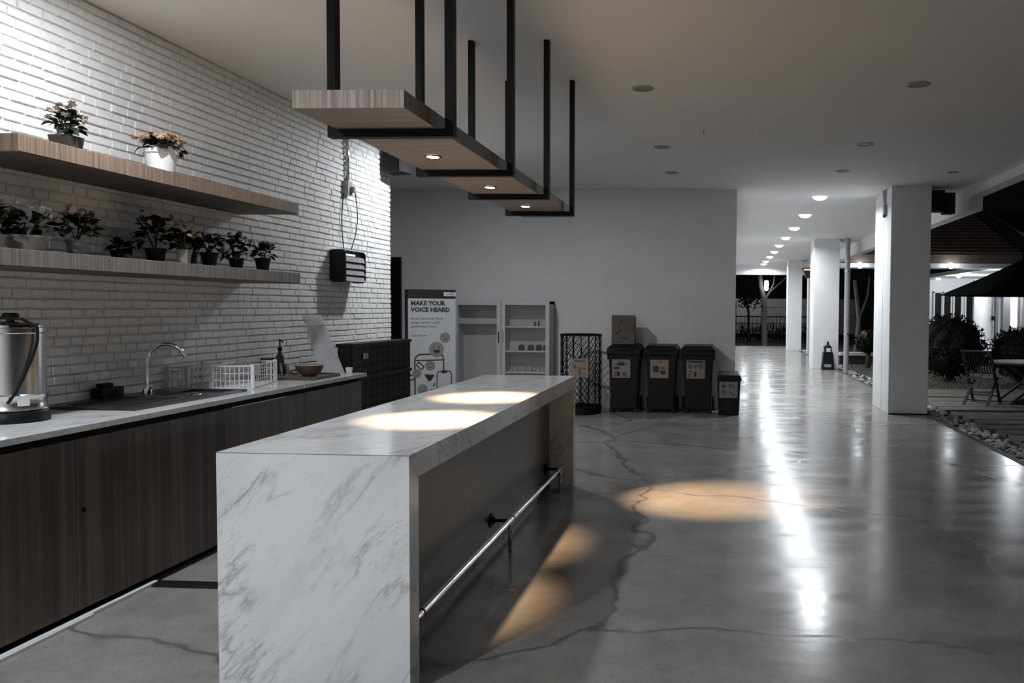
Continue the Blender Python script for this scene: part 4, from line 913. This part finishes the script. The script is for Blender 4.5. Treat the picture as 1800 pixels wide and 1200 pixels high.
# ================================================================== FAR HOUSE
fh = thing('garden_house', 'tiled roof house across the lawn with lit eaves', 'house', (9, 28, -.1))
HX0, HX1, HY0 = 3.6, 9.75, 27.0
for k in range(15):
    a = k / 15; y0 = HY0 + a * 4.4; z0 = 3.30 + a * 1.95
    obj('tile_course', MB().hexa([(HX0, y0, z0), (HX1 - a * .5, y0, z0), (HX1 - a * .5, y0 + .34, z0 + .08), (HX0, y0 + .34, z0 + .08), (HX0, y0, z0 + .075), (HX1 - a * .5, y0, z0 + .075), (HX1 - a * .5, y0 + .34, z0 + .15), (HX0, y0 + .34, z0 + .15)]), M['rooft'], fh)
obj('roof_base', MB().hexa([(HX0, HY0 + .1, 3.24), (HX1, HY0 + .1, 3.24), (HX1, HY0 + 4.6, 5.2), (HX0, HY0 + 4.6, 5.2), (HX0, HY0 + .1, 3.28), (HX1, HY0 + .1, 3.28), (HX1 - .5, HY0 + 4.6, 5.3), (HX0, HY0 + 4.6, 5.3)]), M['soil'], fh)
obj('fascia', MB().box(HX0, HY0 - .05, 3.02, HX1, HY0, 3.28), M['rooft'], fh)
obj('gutter', MB().box(HX0, HY0 - .02, 2.86, HX1 + .7, HY0 + .9, 3.0), M['houset'], fh)
for x in (4.62, 7.50):
    f = obj('eave_lamp', MB().lathe([(.10, 0), (.11, .03), (.08, .06)], (x, HY0 - .04, 2.86), 14), M['houset'], fh)
    obj('bulb', MB().lathe([(0, -.10), (.08, -.06), (.10, .0), (.09, .06), (0, .10)], (x, HY0 - .12, 2.92), 14), M['bulbfar'], f)
obj('hip_roof', MB().hexa([(9.6, 24.5, 3.2), (14, 24.5, 3.2), (14, 31, 5.0), (10.0, 31, 5.0), (9.6, 24.5, 3.3), (14, 24.5, 3.3), (14, 31, 5.1), (10.0, 31, 5.1)]), M['rooft'], fh)
wg = thing('glazed_wing', 'white porch wing with tall lit panels behind the parasol', 'house', (11, 31, -.1))
obj('porch_ceiling', MB().box(9.25, 28.0, 2.90, 15, 37, 3.05), M['houset'], wg)
obj('end_wall', MB().box(9.0, 37.0, -.1, 15, 37.2, 3.05), M['houset'], wg)
obj('floor_slab', MB().box(9.25, 28, -.1, 15, 37, .12), M['cab'], wg)
for k, (a, b) in enumerate(((9.20, 9.88), (10.35, 10.72), (10.98, 11.5), (11.6, 12.5))):
    obj('wall_panel', MB().box(a, 30.0, .12, b, 30.15, 2.6), M['houset'], wg)
for x in (9.93, 10.15, 10.78, 10.9): obj('mullion', MB().box(x, 29.9, .12, x + .09, 30.05, 2.6), M['housed'], wg)
obj('porch_column', MB().box(9.95, 29.2, .12, 10.2, 29.45, 2.9), M['housed'], wg)
for x in (9.72, 11.05): obj('door_pull', MB().box(x + .1, 29.95, 1.15, x + .18, 30.0, 1.3), M['black'], wg)
for k, x in enumerate((9.55, 9.95, 10.4, 10.9)):
    f = obj('window', MB().box(x, 36.8, .12, x + .06, 36.95, 2.3).box(x + .34, 36.8, .12, x + .38, 36.95, 2.3).box(x, 36.8, 2.26, x + .38, 36.95, 2.34), M['houset'], wg)
    obj('pane', MB().box(x + .06, 36.85, .12, x + .34, 36.9, 2.26), M['black'], f)
for q, (x, y) in enumerate(((9.8, 34.0), (10.2, 29.5), (9.6, 36.3))):
    f = obj('ceiling_lamp', MB().lathe([(.10, -.02), (.10, 0)], (x, y, 2.90), 14), M['houset'], wg)
    obj('bulb', MB().lathe([(0, -.10), (.09, -.06), (.09, -.02), (0, -.02)], (x, y, 2.90), 14), M['bulbfar'], f)
for x, y in ((9.9, 33.5), (10.2, 28.6), (11.6, 28.6)): lamp('lamp', 'POINT', (x, y, 2.70), PORCH_W, COOL, wg, radius=.1)
lamp('lamp', 'POINT', (7.5, HY0 - .35, 2.85), 8, COOL, fh, radius=.08); lamp('lamp', 'POINT', (4.62, HY0 - .35, 2.85), 8, COOL, fh, radius=.08)
# ================================================================== CORRIDOR END: TREES, FENCE
tf = thing('garden_tree', 'forked pale tree with a lamp at the end of the corridor', 'tree', (2.12, 36, -.1))
obj('trunk', MB().tube([(2.14, 36, -.1), (2.12, 36, 1.2), (2.12, 36, 1.9), (1.95, 36, 2.5), (1.85, 36, 3.6), (1.7, 36, 5)], [.14, .12, .12, .11, .10, .06], 10), M['bark'], tf)
obj('branch', MB().tube([(2.12, 36, 1.85), (2.35, 36, 2.25), (2.7, 36, 2.55), (3.1, 36, 2.9)], [.07, .05, .035, .02], 7), M['bark'], tf)
obj('branch', MB().tube([(2.35, 36, 2.25), (2.5, 35.9, 2.6), (2.55, 35.8, 3.1)], [.04, .03, .02], 6), M['bark'], tf)
tl = thing('tree_lamp', 'bright white lamp hanging by the forked tree', 'lamp', (2.18, 35.7, 2.3))
obj('glass', MB().lathe([(0, 0), (.08, .04), (.09, .3), (.08, .42), (0, .44)], (2.18, 35.7, 2.28), 12), M['bulbfar'], tl)
obj('cap', MB().lathe([(.06, .44), (.05, .5), (.01, .6)], (2.18, 35.7, 2.28), 10), M['black'], tl)
lamp('lamp', 'POINT', (2.2, 35.4, 2.3), 5, COOL, tl, radius=.1)
tf2 = thing('young_tree', 'thin dark young tree before the garden fence', 'tree', (1.2, 40, -.1))
obj('trunk', MB().tube([(1.62, 40, -.1), (1.6, 40, 1.3), (1.5, 40, 2.0)], [.07, .06, .04], 7), M['bplastic2'], tf2)
lf = MB(); rl_ = random.Random(4)
for k in range(160):
    p = Vector((1.6 + rl_.gauss(0, .3), 40 + rl_.gauss(0, .2), 1.85 + rl_.gauss(0, .16))); e1 = Vector((rl_.uniform(-1, 1), rl_.uniform(-1, 1), rl_.uniform(-1, 1))).normalized() * .09; e2 = e1.cross(Vector((0, 1, .2))).normalized() * .035
    lf.add([p - e1, p + e2, p + e1, p - e2], [(0, 1, 2, 3)])
obj('foliage', lf, M['leaf'], tf2, kind='stuff')
fn = thing('garden_fence', 'dark upright bar fence beyond the corridor end', 'fence', (2.5, 42, -.1))
for z in (.35, .75, 1.08): obj('rail', MB().box(.2, 41.98, z, 6, 42.02, z + .04), M['black'], fn)
for k in range(28):
    x = .3 + k * .2; obj('bar', MB().box(x - .012, 41.985, -.1, x + .012, 42.015, 1.12), M['black'], fn)
obj('post', MB().box(.98, 41.9, -.1, 1.06, 42.0, 1.9), M['black'], fn)
gwl = thing('boundary_wall', 'pale banded boundary wall far behind the fence', 'wall', (3, 47, -.1))
for k in range(4): obj('band', MB().box(-2, 47, .1 + k * .5, 8, 47.3 - .05 * (k % 2), .58 + k * .5), M['cabin'], gwl)
lamp('lamp', 'POINT', (1.6, 44.5, 2.6), 60, COOL, gwl, radius=.2)
hedge = MB(); rh = random.Random(9)
for k in range(500):
    x = rh.uniform(.3, 6); p = Vector((x, 40.9 + rh.uniform(-.3, .3), rh.uniform(-.1, .55))); h = Vector((rh.uniform(-.08, .08), 0, rh.uniform(.2, .4))); w = Vector((.03, 0, 0))
    hedge.add([p - w, p + w, p + h], [(0, 1, 2)])
tag(obj('undergrowth', hedge, M['leaf'], kind='stuff'), 'dark spiky undergrowth in front of the bar fence', 'undergrowth')
for k, (x, y, l) in enumerate(((4.3, 25.6, 'slim dark tree trunk beyond the low wall, nearer the downpipe'), (4.95, 25.8, 'slim dark tree trunk beyond the low wall, nearer the column'))):
    t = thing('tree', l, 'tree', (x, y, -.1)); obj('trunk', MB().tube([(x, y, -.1), (x + .1, y, 1.2), (x - .05, y, 2.4)], [.09, .07, .05], 7), M['bark'], t)
    obj('branch', MB().tube([(x + .1, y, 1.2), (x + .35, y, 1.9), (x + .4, y, 2.5)], [.04, .03, .02], 6), M['bark'], t)
# unseen light added on the canopy edge to brighten the tiled roof
fl = thing('added_roof_light', 'added unseen light on top of the canopy edge aimed at the tiled roof', 'added_roof_light', (3.95, 9.0, 3.6))
obj('case', MB().box(3.86, 8.92, 3.52, 4.06, 9.02, 3.68), M['black'], fl, .006)
obj('glass', MB().box(3.88, 9.02, 3.54, 4.04, 9.026, 3.66), M['bulbfar'], fl)
obj('arm', MB().bar((3.85, 8.97, 3.40), (3.95, 8.97, 3.52), .03, .03), M['black'], fl)
lamp('lamp', 'SPOT', (3.96, 9.06, 3.6), 480, (1.0, .95, .9), fl, 26, .8, .05, (6.4, 28.5, 4.6))
